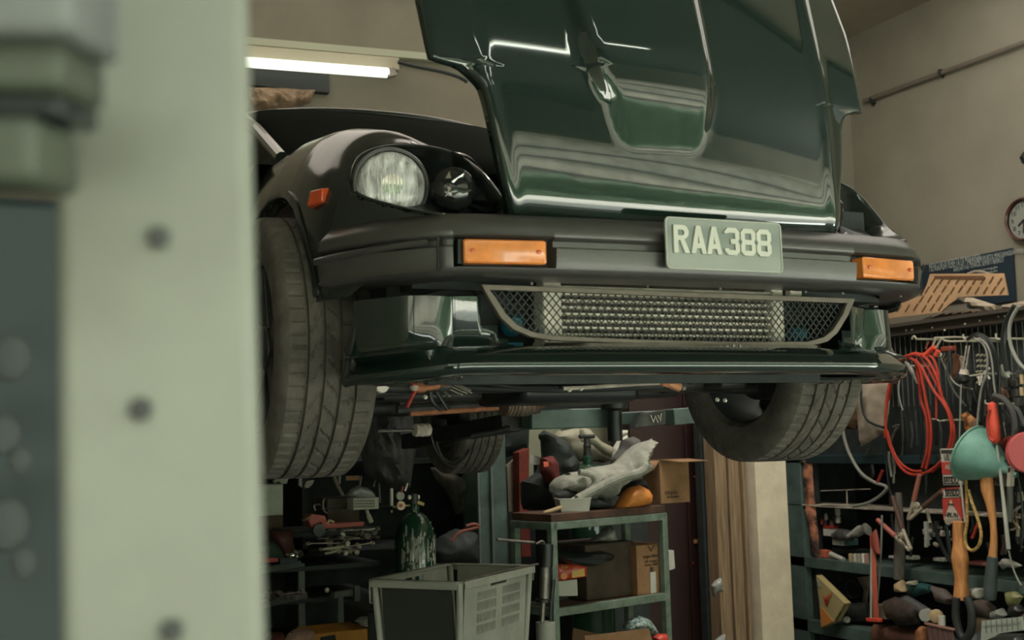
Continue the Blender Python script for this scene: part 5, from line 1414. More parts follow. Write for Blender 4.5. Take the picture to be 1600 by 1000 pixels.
# ------------------------------------------------------------------ right wall: conduit, clock, posters
one(MB().tube([TX(1349, 158.5, 5.965), TX(1450, 121.5, 5.965), TX(1660, 45, 5.965)], .016, 10), 'conduit_pipe', mat('conduit_grey', (.13,.11,.085), .6), 'thin grey conduit pipe sloping along the upper right wall', 'pipe')
for px, py in ((1363,157),(1471,113)):
    one(MB().box(TX(px, py, 5.965), (.05,.02,.035)).box(TX(px+1, py+4, 5.985), (.02,.012,.04)), 'pipe_clip', steeld, 'dark clip on the conduit pipe, '+('near the corner' if px < 1400 else 'half way along it'), 'clip')
ck = thing('wall_clock', 'round wall clock with a red-brown rim cut by the edge of the view', 'clock', TX(1603, 343, 5.98))
cc = TX(1603, 343, 5.97); rc = (TX(1603, 308.5, 5.97).z-TX(1603, 377.5, 5.97).z)/2
MB().lathe([(rc*.86,0),(rc,.0),(rc,.03),(rc*.93,.045),(rc*.86,.03)], cc, (-1,0,0), 48, cap=False).build('clock_rim', mat('clock_rim', (.075,.028,.018), .4, coat=.3), ck)
MB().lathe([(rc*.88,.0),(rc*.88,.012)], cc, (-1,0,0), 40).build('clock_face', mat('clock_face', (.22,.23,.20), .6), ck)
fk = frame4((0,0,0), (0,-1,0), (0,0,1))
for n_ in range(1, 13):
    a = R(90-30*n_); o = cc+Vector((-.0135, 0, 0))+Vector((0,-1,0))*math.cos(a)*rc*.68+Vector((0,0,1))*(math.sin(a)*rc*.68-.013)
    text('clock_numeral', str(n_), .040, frame4(o, (0,-1,0), (0,0,1)), ink, ck, .001, 1.0, 'CENTER')
for L, a, w__ in ((.42, 215, .010), (.62, 262, .007)):
    d = Vector((0,-math.cos(R(a)),math.sin(R(a)))); MB().bar(cc+Vector((-.018,0,0)), cc+Vector((-.018,0,0))+d*rc*L, w__, .002, up=Vector((1,0,0))).build('clock_hand', ink, ck)
one(MB().tube([TX(1600,240,5.98),TX(1596,246,5.93),TX(1600,254,5.96)], .012, 8), 'wall_hook', blk2, 'black hook on the right wall above the clock', 'hook')
for k, (pts, lab) in enumerate((([(1440,415.5),(1509,403),(1510,470),(1440,480)], 'navy notice with large white lettering, the left one of the pair'), ([(1512,402),(1583,387.5),(1588,470),(1512,480)], 'navy notice with two lines of white lettering, the right one of the pair'))):
    P = [TX(a, b, 5.985) for a, b in pts]; 
    t = thing('notice_board', lab, 'notice', P[3])
    MB().prism([p-Vector((.008,0,0)) for p in P], (.01,0,0)).build('notice_panel', navy, t, smooth=False)
    wt = mat('notice_white', (.30,.33,.30), .7)
    xs = P[1]-P[0]; 
    def ln(s_, px, py, size, sx=1.0, d=None): text('notice_text', s_, size, frame4(TX(px, py, 5.975), d or (0,-1,0), (0,0,1)), wt, t, .001, sx)
    if k == 0:
        ln('MENGUASAI KERETA DI MALAYSIA', 1452, 425, .085, .34)
        ln('BERDAFTAR', 1490, 424.5, .035, .7)
    else:
        ln('PENGGUNAAN BETUL MENGURANGKAN PEMBAZIRAN', 1515, 411, .045, .44); ln('TENAGA, SEPERTI BERIKUT', 1515, 419, .045, .52)
        for i in range(4): ln('matikan enjin semasa menunggu giliran', 1518, 426+i*5.5, .022, .62)
for py in (426, 434): pass
# ------------------------------------------------------------------ teal rack in front of the right wall
XR = 5.2
rk = thing('storage_rack', 'teal steel rack packed with tools and cans along the right wall', 'rack', (XR, 5.2, 0))
def vpost(px0, px1, X, mt, name='post', z1=2.1, dep=.06):
    a = TX(px0, 850, X); b = TX(px1, 850, X); return MB().box((X+dep/2, (a.y+b.y)/2, z1/2), (dep, abs(a.y-b.y), z1)).build(name, mt, rk, bevel=.003)
vpost(1229, 1256, XR, tealm, z1=1.62)
vpost(1257, 1274, XR+.05, blk, z1=1.6)  # black strip painted in for the dark gap beside the post
Y0 = TX(1229, 850, XR).y; Y1 = 3.6
MB().box((XR+.62, (Y0+Y1)/2, .92), (.03, Y0-Y1, 1.84)).build('back_board', blk, rk)
MB().box((XR+.32, Y0+.0, .82), (.64, .03, 1.64)).build('side_board', blk, rk)
def shelf(pya, pxa, th, mt, dep=.58, X=XR, y_end=Y1, name='shelf'):
    z = TX(pxa, pya, X).z; return MB().box((X+dep/2, (Y0+y_end)/2, z-th/2), (dep, Y0-y_end, th)).build(name, mt, rk, bevel=.003)
yE = TX(1372, 880, XR).y
shelf(874, 1290, .065, tealm)
shelf(975, 1300, .08, tealm)
shelf(712, 1290, .05, mat('dark_teal', (.012,.03,.032), .6))
shelf(790, 1290, .012, alud, dep=.3)
MB().tube([TX(1323,767,XR+.02), TX(1324,790,XR+.02)], .004, 6).tube([TX(1283,767,XR+.02), TX(1360,764,XR+.02)], .003, 6).tube([TX(1283,789,XR+.0), TX(1362,790,XR+.0)], .005, 6).build('wire_divider', alud, rk)
# tool board with close upright wires
XB = 5.34
za = TX(1380, 507, XB).z; zb_ = TX(1600, 860, XB).z
yA = TX(1366, 520, XB).y; yB = 3.9
MB().box((XB+.05, (yA+yB)/2, (za+.95)/2), (.02, yA-yB, za-.95)).build('tool_board', blk, rk)
P = [TX(1374,511,XB-.08), TX(1374,530,XB-.08)]
hgt = (P[0]-P[1]).z
MB().box((XB-.05, (yA+yB)/2, P[0].z-hgt/2), (.10, yA-yB, hgt*.85)).build('top_rail', mat('brown_rail', (.045,.035,.025), .7), rk)
for k in range(46):
    y_ = yA-.02-k*(yA-yB)/46; 
    if proj((XB-.02, y_, 2))[0] > 1640: break
    MB().tube([(XB-.02, y_, P[1].z+.01), (XB-.02, y_, P[1].z-.42)], .0035, 5).build('board_wire', mat('dusty_wire', (.09,.095,.085), .6), rk)
for px, py in ((1476,518),(1508,508),(1531,503),(1560,497),(1570,496),(1457,514),(1425,517),(1416,518)):
    MB().ball(TX(px, py-2, XB-.10), .006, n=8).build('rivet', alu, rk)
MB().box((XB+.08, (yA+yB)/2, P[0].z-.01), (.44, yA-yB, .02)).build('top_board', mat('brown_rail', (.045,.035,.025), .7), rk)

# cardboard and sheets on top
cp_ = [(1453,428),(1567,427),(1574,461),(1500,464),(1482,476),(1470,488),(1384,498),(1377,497),(1379,479),(1390,476),(1440,462),(1448,445)]
def flatx(name, mt, pts, X, th, lab, cat, lean=0.0):
    P = []
    for a, b in pts: P.append(TX(a, b, X))
    mb = MB().prism(P, (th,0,0)); return P, mb
P, mb = flatx('cardboard_sheet', card, cp_, 5.55, .012, '', '')
t = thing('cardboard_sheet', 'tan cardboard sheet with slanting brown dashes standing on the rack top', 'cardboard', P[6])
mb.build('sheet', mat('tan_card', (.47,.29,.155), .85, var=.15, vscale=8), t, smooth=False)
mb = MB(); random.seed(2)
for i in range(17):
    for j in range(6):
        px = 1366+i*13+j*9; py = 502-j*14-random.uniform(0,3); a = (px, py); b = (px+7, py-11)
        if in_poly(*a, cp_) and in_poly(*b, cp_): mb.bar(TX(*a, 5.545), TX(*b, 5.545), .008, .002, up=Vector((1,0,0)))
mb.build('printed_dashes', mat('brown_print', (.16,.075,.035), .9), t, smooth=False)
MB().prism([TX(a, b, 5.543) for a, b in ((1459,431),(1537,431),(1538,437),(1460,435))], (.002,0,0)).build('brown_tape', mat('brown_tape', (.13,.06,.03), .5), t, smooth=False)
MB().prism([TX(a, b, 5.543) for a, b in ((1379,479),(1389,477),(1388,488),(1384,497),(1377,497))], (.002,0,0)).build('torn_edge', card, t, smooth=False)
for nm, pts, X, mt, lab in (('rolled_sheet', [(1492,464),(1520,465),(1560,478),(1600,470),(1660,460),(1660,478),(1600,485),(1545,487),(1520,480)], 5.40, khaki, 'dusty brown curled sheet lying on the right end of the rack top'),
        ('brown_paper', [(1440,499),(1470,488),(1510,482),(1550,486),(1530,491),(1480,495),(1450,501)], 5.36, mat('dusty_brown', (.10,.075,.05), .9, var=.3), 'flattened brown paper on the front edge of the rack top')):
    P_ = [TX(a, b, X) for a, b in pts]; one(MB().puff(P_, (-1,0,0), .06, ns=.01, nsc=6), nm, mt, lab, 'cardboard')
one(MB().tube(tX([(1512,428),(1525,424),(1540,426),(1552,431)], 5.6), .007, 8), 'bent_hoop', khaki, 'thin tan hoop resting behind the cardboard sheet', 'hoop')

# hooks on the board
def hook(pts, X0=5.12, lab=''):
    P_ = [TX(a, b, X0) for a, b in pts]; mb = MB().tube(smooth_pts(P_, 3), .0055, 8).tube([P_[-1], P_[-1]+Vector((XB-X0+.03,0,0))], .006, 8)
    return one(mb, 'board_hook', cream, lab, 'hook', 'hooks on the tool board')
hook([(1380,568),(1382,573),(1413,572)], lab='cream hook that carries the red jumper cable coil')
hook([(1460,528),(1484,527)], lab='cream hook above the red cable handles')
hook([(1475,527),(1478,533),(1510,533)], lab='cream hook with an upturned end in the middle of the board top')
hook([(1505,522),(1508,530),(1528,529)], lab='cream hook under the pale wire, upturned end')
hook([(1556,521),(1558,530),(1570,529)], lab='cream hook right of the black cable bundle')
hook([(1456,655),(1463,655),(1468,658),(1475,657)], lab='small cream hook in the centre of the jumper cable coil')
hook([(1540,625),(1542,631),(1566,631)], lab='cream hook holding the bright red handle')
hook([(1513,588),(1538,584)], lab='slim cream hook below the drill bits')
hook([(1425,530),(1428,525),(1432,530)], lab='small cream bent clip near the left end of the board')

# red jumper cables
jc = thing('jumper_cables', 'coil of red jumper cables with four clamps hanging on the tool board', 'jumper cables', TX(1430, 745, 5.1))
S_ = [([(1440,556),(1428,554),(1413,558),(1402,572),(1391,597),(1385,633),(1384,668),(1390,694),(1401,720),(1415,737),(1432,742),(1452,736),(1472,719),(1483,697),(1487,672),(1483,648),(1474,630),(1460,612),(1449,592),(1440,574),(1430,562)], .0085),
      ([(1405,570),(1395,590),(1388,618),(1384,650),(1383,684)], .0085),
      ([(1399,578),(1393,600),(1389,625)], .007),
      ([(1420,560),(1430,566),(1435,590),(1439,625),(1447,650),(1450,680),(1448,708),(1441,731)], .0085),
      ([(1424,560),(1436,572),(1442,600),(1448,632),(1453,655),(1455,682),(1452,712),(1447,732)], .0085),
      ([(1416,557),(1432,552),(1449,562),(1464,590),(1472,620),(1484,645),(1491,675),(1486,702),(1474,722),(1456,737)], .0085),
      ([(1430,555),(1446,553),(1459,562),(1466,585),(1466,602),(1470,618)], .0075),
      ([(1436,558),(1450,575),(1462,598),(1472,614)], .0075),
      ([(1386,672),(1394,700),(1406,722),(1424,735),(1440,736)], .007),
      ([(1463,620),(1463,655)], .006)]
for i, (pts, r_) in enumerate(S_):
    MB().tube(tX(pts, 5.06+.012*(i%4), 6), r_, 8).build('cable', redc, jc)
for A, B in (((1444,556),(1460,542)),((1462,556),(1466,548))):
    MB().tube([TX(*A, 5.08), TX(*B, 5.08)], [.013,.015], 10).build('clamp_handle', mat('bright_red_grip', (.72,.09,.05), .4), jc)
for A, B in (((1456,544),(1462,530)),((1463,543),(1472,528)),((1446,545),(1451,533))):
    MB().tube([TX(*A, 5.08), TX(*B, 5.08)], .006, 8).build('clamp_jaw', chrome if A[0] < 1450 else cream, jc)
one(MB().tube(tX([(1414,565),(1422,575),(1429,590),(1433,600)], 5.02), [.004,.008,.012,.012,.012,.014,.014,.014,.012,.010,.008,.008,.006,.006,.004,.003], 8), 'steel_lever', steel, 'dark steel lever hanging across the red cable coil', 'lever')
clmp = mat('clamp_zinc', (.48,.42,.32), .45, .3, var=.15)
def clamp(h0, h1, piv, tip, h2=None, h3=None, hm=pinkf, hm2=None):
    MB().tube([TX(*h0, 5.02), TX(*h1, 5.02)], [.013,.015], 10).build('clamp_sleeve', hm, jc)
    if h2: MB().tube([TX(*h2, 5.04), TX(*h3, 5.04)], [.013,.015], 10).build('clamp_sleeve', hm2, jc)
    a = TX(*h1, 5.02); b = TX(*tip, 5.02); MB().bar(a, b, .017, .020, up=Vector((1,0,0))).build('clamp_jaw', clmp, jc, bevel=.004)
    if h3: MB().bar(TX(*h3, 5.04), b+Vector((0,-.012,.004)), .018, .02, up=Vector((1,0,0))).build('clamp_jaw', clmp, jc, bevel=.004)
    MB().lathe([(.020,0),(.020,.02)], TX(*piv, 4.99), (-1,0,0), 20).lathe([(.006,.02),(.006,.026)], TX(*piv, 4.99), (-1,0,0), 10).build('clamp_pivot', clmp, jc)
clamp((1437,742),(1428,782),(1434,790),(1419,812),(1471,768),(1443,792), mat('worn_pink_sleeve', (.32,.11,.08), .7, var=.3), mat('brown_sleeve', (.11,.06,.04), .6, var=.4))
clamp((1371,812),(1399,838),(1409,837),(1421,860),(1394,775),(1410,826), pinkf, mat('brown_sleeve', (.11,.06,.04), .6))
MB().tube(tX([(1384,684),(1385,730),(1390,765),(1396,780)], 5.06), .006, 8).build('cable', blk2, jc)
MB().tube(tX([(1447,732),(1447,760),(1446,772)], 5.06), .008, 8).build('cable', blk2, jc)

# hoses and cables
def hang(name, pts, X, r_, mt, lab, cat='cable', group=None, n=8):
    return one(MB().tube(tX(pts, X, 6), r_, n), name, mt, lab, cat, group)
hg = mat('pale_grey_hose', (.24,.24,.205), .5)
hang('grey_hose', [(1328,592),(1318,615),(1315,650),(1322,695),(1342,735),(1365,753),(1385,761),(1376,774),(1356,786),(1333,791)], 5.10, .010, hg, 'pale grey hose looping down beside the right front tyre', 'hose')
hang('pale_wire', [(1406,588),(1404,610),(1407,630),(1411,641)], 5.06, .005, hg, 'short pale wire inside the left of the red cable coil', 'wire')
hang('black_cable', [(1512,530),(1528,522),(1545,532),(1556,555),(1561,590),(1557,640)], 5.08, .010, blk2, 'outermost black cable of the bundle on the upper hook')
hang('black_cable', [(1520,528),(1533,526),(1546,545),(1551,575),(1556,610)], 5.05, .008, steeld, 'grey-black cable inside the bundle on the upper hook')
hang('pale_cable', [(1522,529),(1535,536),(1543,556),(1541,585),(1533,610),(1528,650),(1526,690)], 5.04, .006, hg, 'pale thin cable falling from the upper hook to the funnel')
hang('pale_cable', [(1530,528),(1543,541),(1550,565),(1553,600),(1556,618)], 5.03, .005, hg, 'second pale cable beside the black bundle')
hang('thin_cable', [(1502,600),(1500,660),(1499,720),(1503,770),(1507,815)], 5.08, .005, hg, 'long thin grey cable dropping from the black bell to the belt cards')
hang('grey_hose', [(1592,478),(1580,500),(1577,525),(1584,552),(1600,575),(1630,590)], 5.02, .010, hg, 'grey hose loop at the upper right edge of the board', 'hose')
hang('black_hose', [(1586,478),(1572,505),(1568,540),(1574,580)], 5.05, .016, blk2, 'thick black hose left of the grey hose loop', 'hose')
hang('black_hose', [(1553,618),(1570,625),(1583,645),(1586,672),(1580,700),(1574,722)], 5.0, .016, mat('hose_grey_black', (.05,.053,.048), .55), 'thick grey-black hose bending down right of the red handle', 'hose')
hang('black_hose', [(1572,632),(1590,640),(1602,665),(1625,690)], 5.02, .012, mat('hose_grey_black', (.05,.053,.048), .55), 'black hose leaving the view right of the red handle', 'hose')
hang('black_wire', [(1565,640),(1580,660),(1586,720),(1596,780),(1598,840)], 5.06, .006, blk2, 'black wire running down past the pink reel', 'wire')
hang('grey_strap', [(1345,600),(1347,635),(1354,655),(1366,663),(1381,668)], 5.0, .008, blk2, 'dark strap across the khaki apron', 'strap')
hang('black_cable', [(1485,545),(1480,580),(1490,610),(1510,635)], 5.12, .007, mat('hose_grey_black', (.05,.053,.048), .55), 'black cable loop left of the black bell')
hang('black_cable', [(1470,560),(1484,588),(1497,602),(1520,608)], 5.14, .005, hg, 'thin grey cable sagging behind the black bell')
# khaki apron and cloth
ap = MB().puff([TX(a, b, 5.12) for a, b in ((1336,600),(1344,594),(1382,588),(1393,596),(1389,640),(1384,674),(1362,688),(1345,698),(1341,660))], (-1,0,0), .08, ns=.012, nsc=8, fold=.015)
one(ap, 'canvas_apron', khaki, 'dusty khaki canvas apron hanging right of the front tyre', 'apron')
one(MB().puff([TX(a, b, 5.2) for a, b in ((1359,550),(1372,542),(1387,537),(1392,548),(1394,592),(1380,600),(1372,575),(1362,560))], (-1,0,0), .05, ns=.006), 'canvas_cloth', khaki, 'smaller khaki cloth above the canvas apron', 'cloth')
one(MB().puff([TX(a, b, 5.25) for a, b in ((1300,640),(1340,640),(1342,655),(1336,672),(1300,668))], (-1,0,0), .10, ns=.01), 'brown_sack', mat('brown_sack', (.11,.06,.025), .9, var=.5, vscale=10), 'brown stained sack behind the pale grey hose', 'sack')
one(MB().box(*bX(1369, 528, 1379, 538, 5.25, .05)), 'red_tin', redp, 'small dark red tin at the upper left corner of the board', 'tin')
one(MB().puff([TX(a, b, 5.22) for a, b in ((1254,714),(1268,711),(1270,745),(1274,790),(1280,850),(1284,884),(1278,889),(1270,860),(1262,815),(1256,765))], (-1,0,0), .04, ns=.01, nsc=14), 'orange_strap', mat('rusty_orange', (.52,.20,.11), .8, var=.1, vscale=9, dark=(.06,.035,.025)), 'worn orange lifting strap hanging beside the teal post', 'strap')
one(MB().puff([TX(a, b, 5.3) for a, b in ((1338,735),(1355,700),(1362,700),(1366,740),(1360,755),(1345,745))], (-1,0,0), .05, ns=.01), 'clear_bag', mat('dim_film', (.05,.055,.05), .3, var=.5, vscale=12), 'dim clear bag hanging under the canvas apron', 'plastic bag')
one(MB().tube([TX(1379,735,5.1), TX(1370,757,5.1)], .009, 8), 'red_tie', redp, 'short red tie where the pale hose turns back', 'tie')
# funnel
fa = TX(1519, 709, 5.0); fb = TX(1576, 744, 4.98); fax = (fb-fa).normalized()
r0 = .150
fn = thing('funnel', 'sea-green plastic funnel hanging with its spout to the right', 'funnel', fa)
L_ = (fb-fa).length
MB().lathe([(r0*1.05,-.012),(r0*1.06,-.002),(r0,.0),(r0*.93,.03),(r0*.60,L_*.48),(r0*.24,L_*.70),(r0*.15,L_*.74),(r0*.09,L_*1.0),(r0*.07,L_*1.0),(r0*.12,L_*.74),(r0*.2,L_*.70),(r0*.57,L_*.47),(r0*.90,.03),(r0*.97,-.012)], fa-Vector((.0,0,0)), fax+Vector((.20,0,0)), 44, cap=False).build('cone', seaf, fn, angle=50)
MB().prism([TX(a, b, 5.0) for a, b in ((1531,682),(1541,667),(1545,667),(1545,686))], (.012,0,0)).build('hanging_tab', seaf, fn, bevel=.003)
one(MB().puff([TX(a, b, 5.16) for a, b in ((1502,648),(1510,642),(1524,654),(1533,672),(1530,690),(1516,688),(1508,668))], (-1,0,0), .05, ns=.012), 'orange_bag', mat('orange_bag', (.55,.20,.045), .6, var=.1, dark=(.10,.05,.02), vscale=14), 'crumpled orange bag behind the funnel', 'bag')
# red handled tool
t = thing('red_handled_tool', 'tool with a thick bright red handle and grey shaft on the board', 'tool', TX(1553, 690, 4.86))
MB().tube([TX(1549,629,5.0), TX(1550,632,5.0), TX(1553,660,5.0), TX(1556,688,5.0), TX(1556.5,692,5.0)], [.012,.024,.029,.029,.022], 14).build('grip', mat('bright_red_grip', (.72,.09,.05), .4), t)
MB().tube(tX([(1547,640),(1543,660),(1546,683),(1553,690)], 4.86), .008, 8).build('trigger', redc, t)
MB().tube([TX(1557,690,5.0), TX(1561,720,5.0), TX(1566,765,5.0), TX(1573,830,4.98), TX(1576,858,4.98)], [.006,.007,.009,.011,.011], 10).build('shaft', greyp, t)
hang('grey_bar', [(1577,735),(1578,780),(1577,815)], 5.06, .017, mat('grey_bar', (.13,.135,.12), .5), 'broad grey bar hanging right of the long shaft', 'bar')
# timber handles
def sweep(pts, X, ws, mt, name, parent=None, flat=.7):
    P_ = [TX(a, b, X) for a, b in pts]; sc = 1/ (FPX/ (P_[0]-CAM).dot(_f))
    P2 = smooth_pts(P_, 5); wi = []
    for i in range(len(P2)):
        k = i/5; j = min(int(k), len(ws)-1); j2 = min(j+1, len(ws)-1); wi.append((ws[j]+(ws[j2]-ws[j])*(k-j))*sc/2)
    return MB().tube(P2, wi, 14).build(name, mt, parent)
t = thing('axe', 'long axe with a curved orange timber handle and grey rubber grip', 'axe', TX(1548, 935, 5.0))
sweep([(1541,742),(1543,765),(1548,790),(1552,820),(1553,845),(1551,872)], 5.0, [20,20,14,10,11,14], wood, 'axe_handle', t)
sweep([(1551,870),(1549,895),(1547,925),(1547,937)], 4.99, [16,19,21,17], mat('rubber_grip', (.065,.085,.085), .6, var=.2, bump=.4, bscale=50), 'rubber_grip', t)
t = thing('mallet', 'broad orange timber handle hanging at the middle of the board', 'mallet', TX(1500, 935, 5.0))
sweep([(1498,815),(1498,838),(1499,852),(1500,872),(1502,905),(1502,936)], 5.0, [18,18,20,27,20,25], wood, 'mallet_handle', t)
one(MB().tube(tX([(1494,934),(1494,965),(1500,990),(1508,998),(1517,985),(1518,955),(1511,933)], 4.95), .022, 12), 'rubber_loop', mat('loop_rubber', (.03,.033,.031), .6), 'thick black rubber loop below the broad timber handle', 'hose')
t = thing('weathered_mallet', 'grey weathered wooden club hanging between the jumper clamps', 'mallet', TX(1405, 905, 5.05))
sweep([(1404,770),(1405,800),(1406,840),(1405,880),(1405,905)], 5.10, [10,12,16,18,17], mat('grey_wood', (.13,.115,.095), .85, var=.4, stretch=(12,12,1)), 'club_handle', t)
# rope loop
hang('rope_loop', [(1509,750),(1511,785),(1511,815),(1508,838),(1511,854),(1520,860),(1530,851),(1533,833),(1527,808),(1519,786),(1513,765)], 4.97, .0085, rope, 'yellow twisted rope loop hanging left of the axe', 'rope')
one(MB().tube([TX(1528,818,4.99), TX(1519,841,4.99)], .008, 8), 'twist_tie', redc, 'short red cord caught in the yellow rope loop', 'cord')
hang('black_hose', [(1478,820),(1484,860),(1490,878),(1480,870),(1466,840),(1460,815)], 5.12, .012, blk2, 'black hose loop behind the broad timber handle', 'hose')
# belt sleeves
def sleeve(pts, X, lab, texts, base, bands):
    P_ = [TX(a, b, X) for a, b in pts]; t = thing('belt_sleeve', lab, 'belt packaging', P_[3])
    MB().prism(P_, (.03,0,0)).build('sleeve_card', base, t, smooth=False)
    for bp, mt_ in bands: MB().prism([TX(a, b, X-.003) for a, b in bp], (.003,0,0)).build('colour_band', mt_, t, smooth=False)
    for s_, px, py, size, sx, mt_ in texts: text('printed_text', s_, size, frame4(TX(px, py, X-.005), (0,-1,0), (0,0,1)), mt_, t, .001, sx, bold=.0004)
    return t
redk = mat('label_red', (.50,.06,.045), .6, var=.2)
whk = mat('label_white', (.50,.46,.38), .7)
sleeve([(1469,701),(1499,701),(1499,758),(1474,758)], 5.05, 'red and white belt sleeve, uppermost of the stack under the cable coil', [('US War', 1475, 719, .045, .75, ink), ('ASAHI', 1477, 733, .035, .85, whk), ('BANDO', 1474, 754, .050, .62, ink)], whk,
    [([(1470,703),(1498,703),(1498,709),(1470,708)], greypd), ([(1471,722),(1498,722),(1498,741),(1472,741)], redk), ([(1474,745),(1498,745),(1498,746.5),(1474,746.5)], ink), ([(1474,755),(1498,755),(1498,756.5),(1474,756.5)], ink)])
sleeve([(1471,763),(1498,761),(1498,777),(1473,778)], 5.05, 'white belt sleeve with a red border in the middle of the stack', [('BANDO', 1477, 773, .050, .58, ink)], whk,
    [([(1471,763),(1498,761),(1498,763),(1471,765)], redk), ([(1476,765.5),(1497,764.5),(1497,765.7),(1476,766.7)], ink), ([(1476,774),(1497,773.5),(1497,774.7),(1476,775.2)], ink)])
sleeve([(1472,779),(1500,778),(1503,811),(1474,812)], 5.05, 'red belt sleeve with a white stepped pyramid, lowest of the stack', [('HPK-9N', 1477, 808, .038, .72, ink), ('POWER', 1481.5, 790, .018, .7, ink)], redk,
    [([(1484,784),(1487,784),(1490,792),(1494,799),(1500,810),(1475,811),(1479,800),(1482,792)], whk), ([(1475,811),(1502,810),(1503,817),(1477,818)], khaki), ([(1484,781),(1487,781),(1487,784),(1484,784)], mat('label_gold', (.6,.35,.08), .6))])
sleeve([(1560,700),(1572,700),(1572,760),(1554,758)], 5.08, 'red label with black lettering behind the long shaft', [('25', 1563, 717, .035, .7, ink), ('ARET', 1556, 756, .045, .45, ink)], whk, [([(1560,720),(1572,720),(1572,742),(1557,742)], redk), ([(1560,700),(1572,700),(1572,707),(1560,707)], greypd)])
t = sleeve([(1575,701),(1580,701),(1578,760),(1573,760)], 5.0, 'narrow white strip with black writing right of the long shaft', [], whk, [([(1576,706),(1579,706),(1578,715),(1576,715)], ink), ([(1575.5,718),(1578.5,718),(1578,728),(1575.5,728)], ink), ([(1575,731),(1578,731),(1577.5,738),(1575,738)], ink)])
one(MB().tube([TX(1501,750,5.02), TX(1505,790,5.02), TX(1508,816,5.02)], .006, 6), 'white_strip', whk, 'thin white strip running down the right of the belt sleeves', 'strip')
# pink reel at the frame edge
one(MB().lathe([(.02,-.03),(.10,-.03),(.105,-.02),(.06,-.015),(.06,.015),(.105,.02),(.10,.03),(.02,.03)], TX(1606, 707, 5.0), (-.55,-.8,0), 36), 'pink_reel', mat('pink_reel', (.50,.09,.09), .5), 'pink-red reel cut by the right edge of the view', 'reel')
one(MB().puff([TX(a, b, 5.1) for a, b in ((1564,696),(1570,684),(1580,680),(1582,700),(1572,702))], (-1,0,0), .05), 'red_stopper', redp, 'dark red cap left of the pink reel', 'cap')
# black bell, drill bits, wrenches in the upper part
t = thing('rubber_bell', 'black rubber bell with a pale collar and two wires on the board', 'rubber bell', TX(1504, 600, 5.1))
MB().lathe([(.012,.05),(.020,.04),(.030,.02),(.036,-.005),(.034,-.02),(.02,-.035),(.006,-.04)], TX(1504, 590, 5.1), (0,.05,1), 20).build('bell', blk2, t)
MB().tube([TX(1506,584,5.1), TX(1507,577,5.1)], [.030,.020], 14).build('collar', alud, t)
for a, b in (((1505,577),(1510,540)),((1509,577),(1515,540))): MB().tube([TX(*a, 5.1), TX(*b, 5.1)], .004, 6).build('wire', alud, t)
random.seed(21)
for i in range(16):
    px = 1528+(i%3)*5.5+random.uniform(-1,1); py = 555+(i//3)*8.5
    one(MB().bar(TX(px-1.5, py+1.2, 5.2), TX(px+1.5, py-1.2, 5.2), .010, .010), 'drill_bit', cream, 'small pale drill bit, '+('left','middle','right')[i%3]+' in the '+ORD[i//3]+' row from the top', 'drill bit', 'drill bits on the board')
for a, b in (((1529,588),(1531,602)),((1534,586),(1533,598)),((1542,585),(1546,592)),((1546,575),(1540,582))):
    one(MB().tube([TX(*a, 5.15), TX(*b, 5.15)], .006, 6), 'drill_shank', alu, 'pale drill shank under the drill bits, '+ORD[int(a[0]*7)%4 if False else [1529,1534,1542,1546].index(a[0])]+' from the left', 'drill bit', 'drill shanks')
def spx(a, b, X, w_, mt, lab, grp=None, cat='spanner'):
    A, B = TX(*a, X), TX(*b, X); d = (B-A).normalized(); mb = MB().bar(A, B, w_, .006, up=Vector((1,0,0)))
    for p_ in (A, B): mb.lathe([(w_*.5,-.004),(w_*1.2,-.004),(w_*1.2,.004),(w_*.5,.004)], p_, (1,0,0), 14, cap=False)
    return one(mb, 'spanner', mt, lab, cat, grp)
cuw = mat('dull_copper', (.22,.11,.065), .5, .3, var=.4)
for i in range(6):
    spx((1491+i*3, 556+i), (1490+i*3.2, 585+i*2), 5.22, .012, cuw if i < 4 else alud, 'small dull spanner left of the black bell, '+ORD[i]+' of the close row', 'small spanners in a row')
for i, (a, b, m_) in enumerate((((1473,560),(1476,552),chrome),((1476,562),(1481,553),chrome),((1469,557),(1468,551),alu))):
    one(MB().tube(tX([a, ((a[0]+b[0])/2+2, (a[1]+b[1])/2), b], 5.1), .006, 6), 'key_ring', m_, 'bright bent clip under the red cable handles, '+['middle','right','left'][i]+' of the three', 'clip', 'bright clips')
one(MB().box(*bX(1469, 542, 1487, 548, 5.2, .04)), 'red_block', mat('dark_red_block', (.28,.06,.03), .6, var=.4), 'dull red block hanging right of the red cable handles', 'block', bevel=.005)
one(MB().puff([TX(a, b, 5.15) for a, b in ((1562,575),(1568,568),(1572,580),(1578,572),(1577,590),(1570,592),(1564,586))], (-1,0,0), .03, ns=.01), 'grey_bracket', greyp, 'twisted grey bracket right of the cable bundle', 'bracket')
for i, (x_, y_) in enumerate(((1572,600),(1586,598),(1572,616),(1587,614),(1595,585),(1590,628))):
    one(MB().box(TX(x_, y_, 5.22), (.03,.045,.042)), 'socket_block', mat('socket_block', (.06,.062,.056), .5), 'dark square socket block right of the grey bracket, '+['upper left','upper middle','lower left','lower middle','topmost','lowest'][i]+' of the stack', 'socket', 'dark socket blocks', bevel=.004)
for i, (a, b) in enumerate((((1596,585),(1597,600)),((1596,605),(1597,618)))):
    one(MB().tube([TX(*a, 5.1), TX(*b, 5.1)], .010, 8), 'pale_pin', palewood, ('upper' if i == 0 else 'lower')+' pale pin beside the dark socket blocks', 'pin')
for i in range(5): one(MB().tube(tX([(1554+i*4,598+i*3),(1558+i*4,606+i*2),(1560+i*4,618+i)], 5.15), .005, 6), 'copper_strip', cuw, 'bent copper strip over the red handle, '+ORD[i]+' from the left', 'strip', 'copper strips')
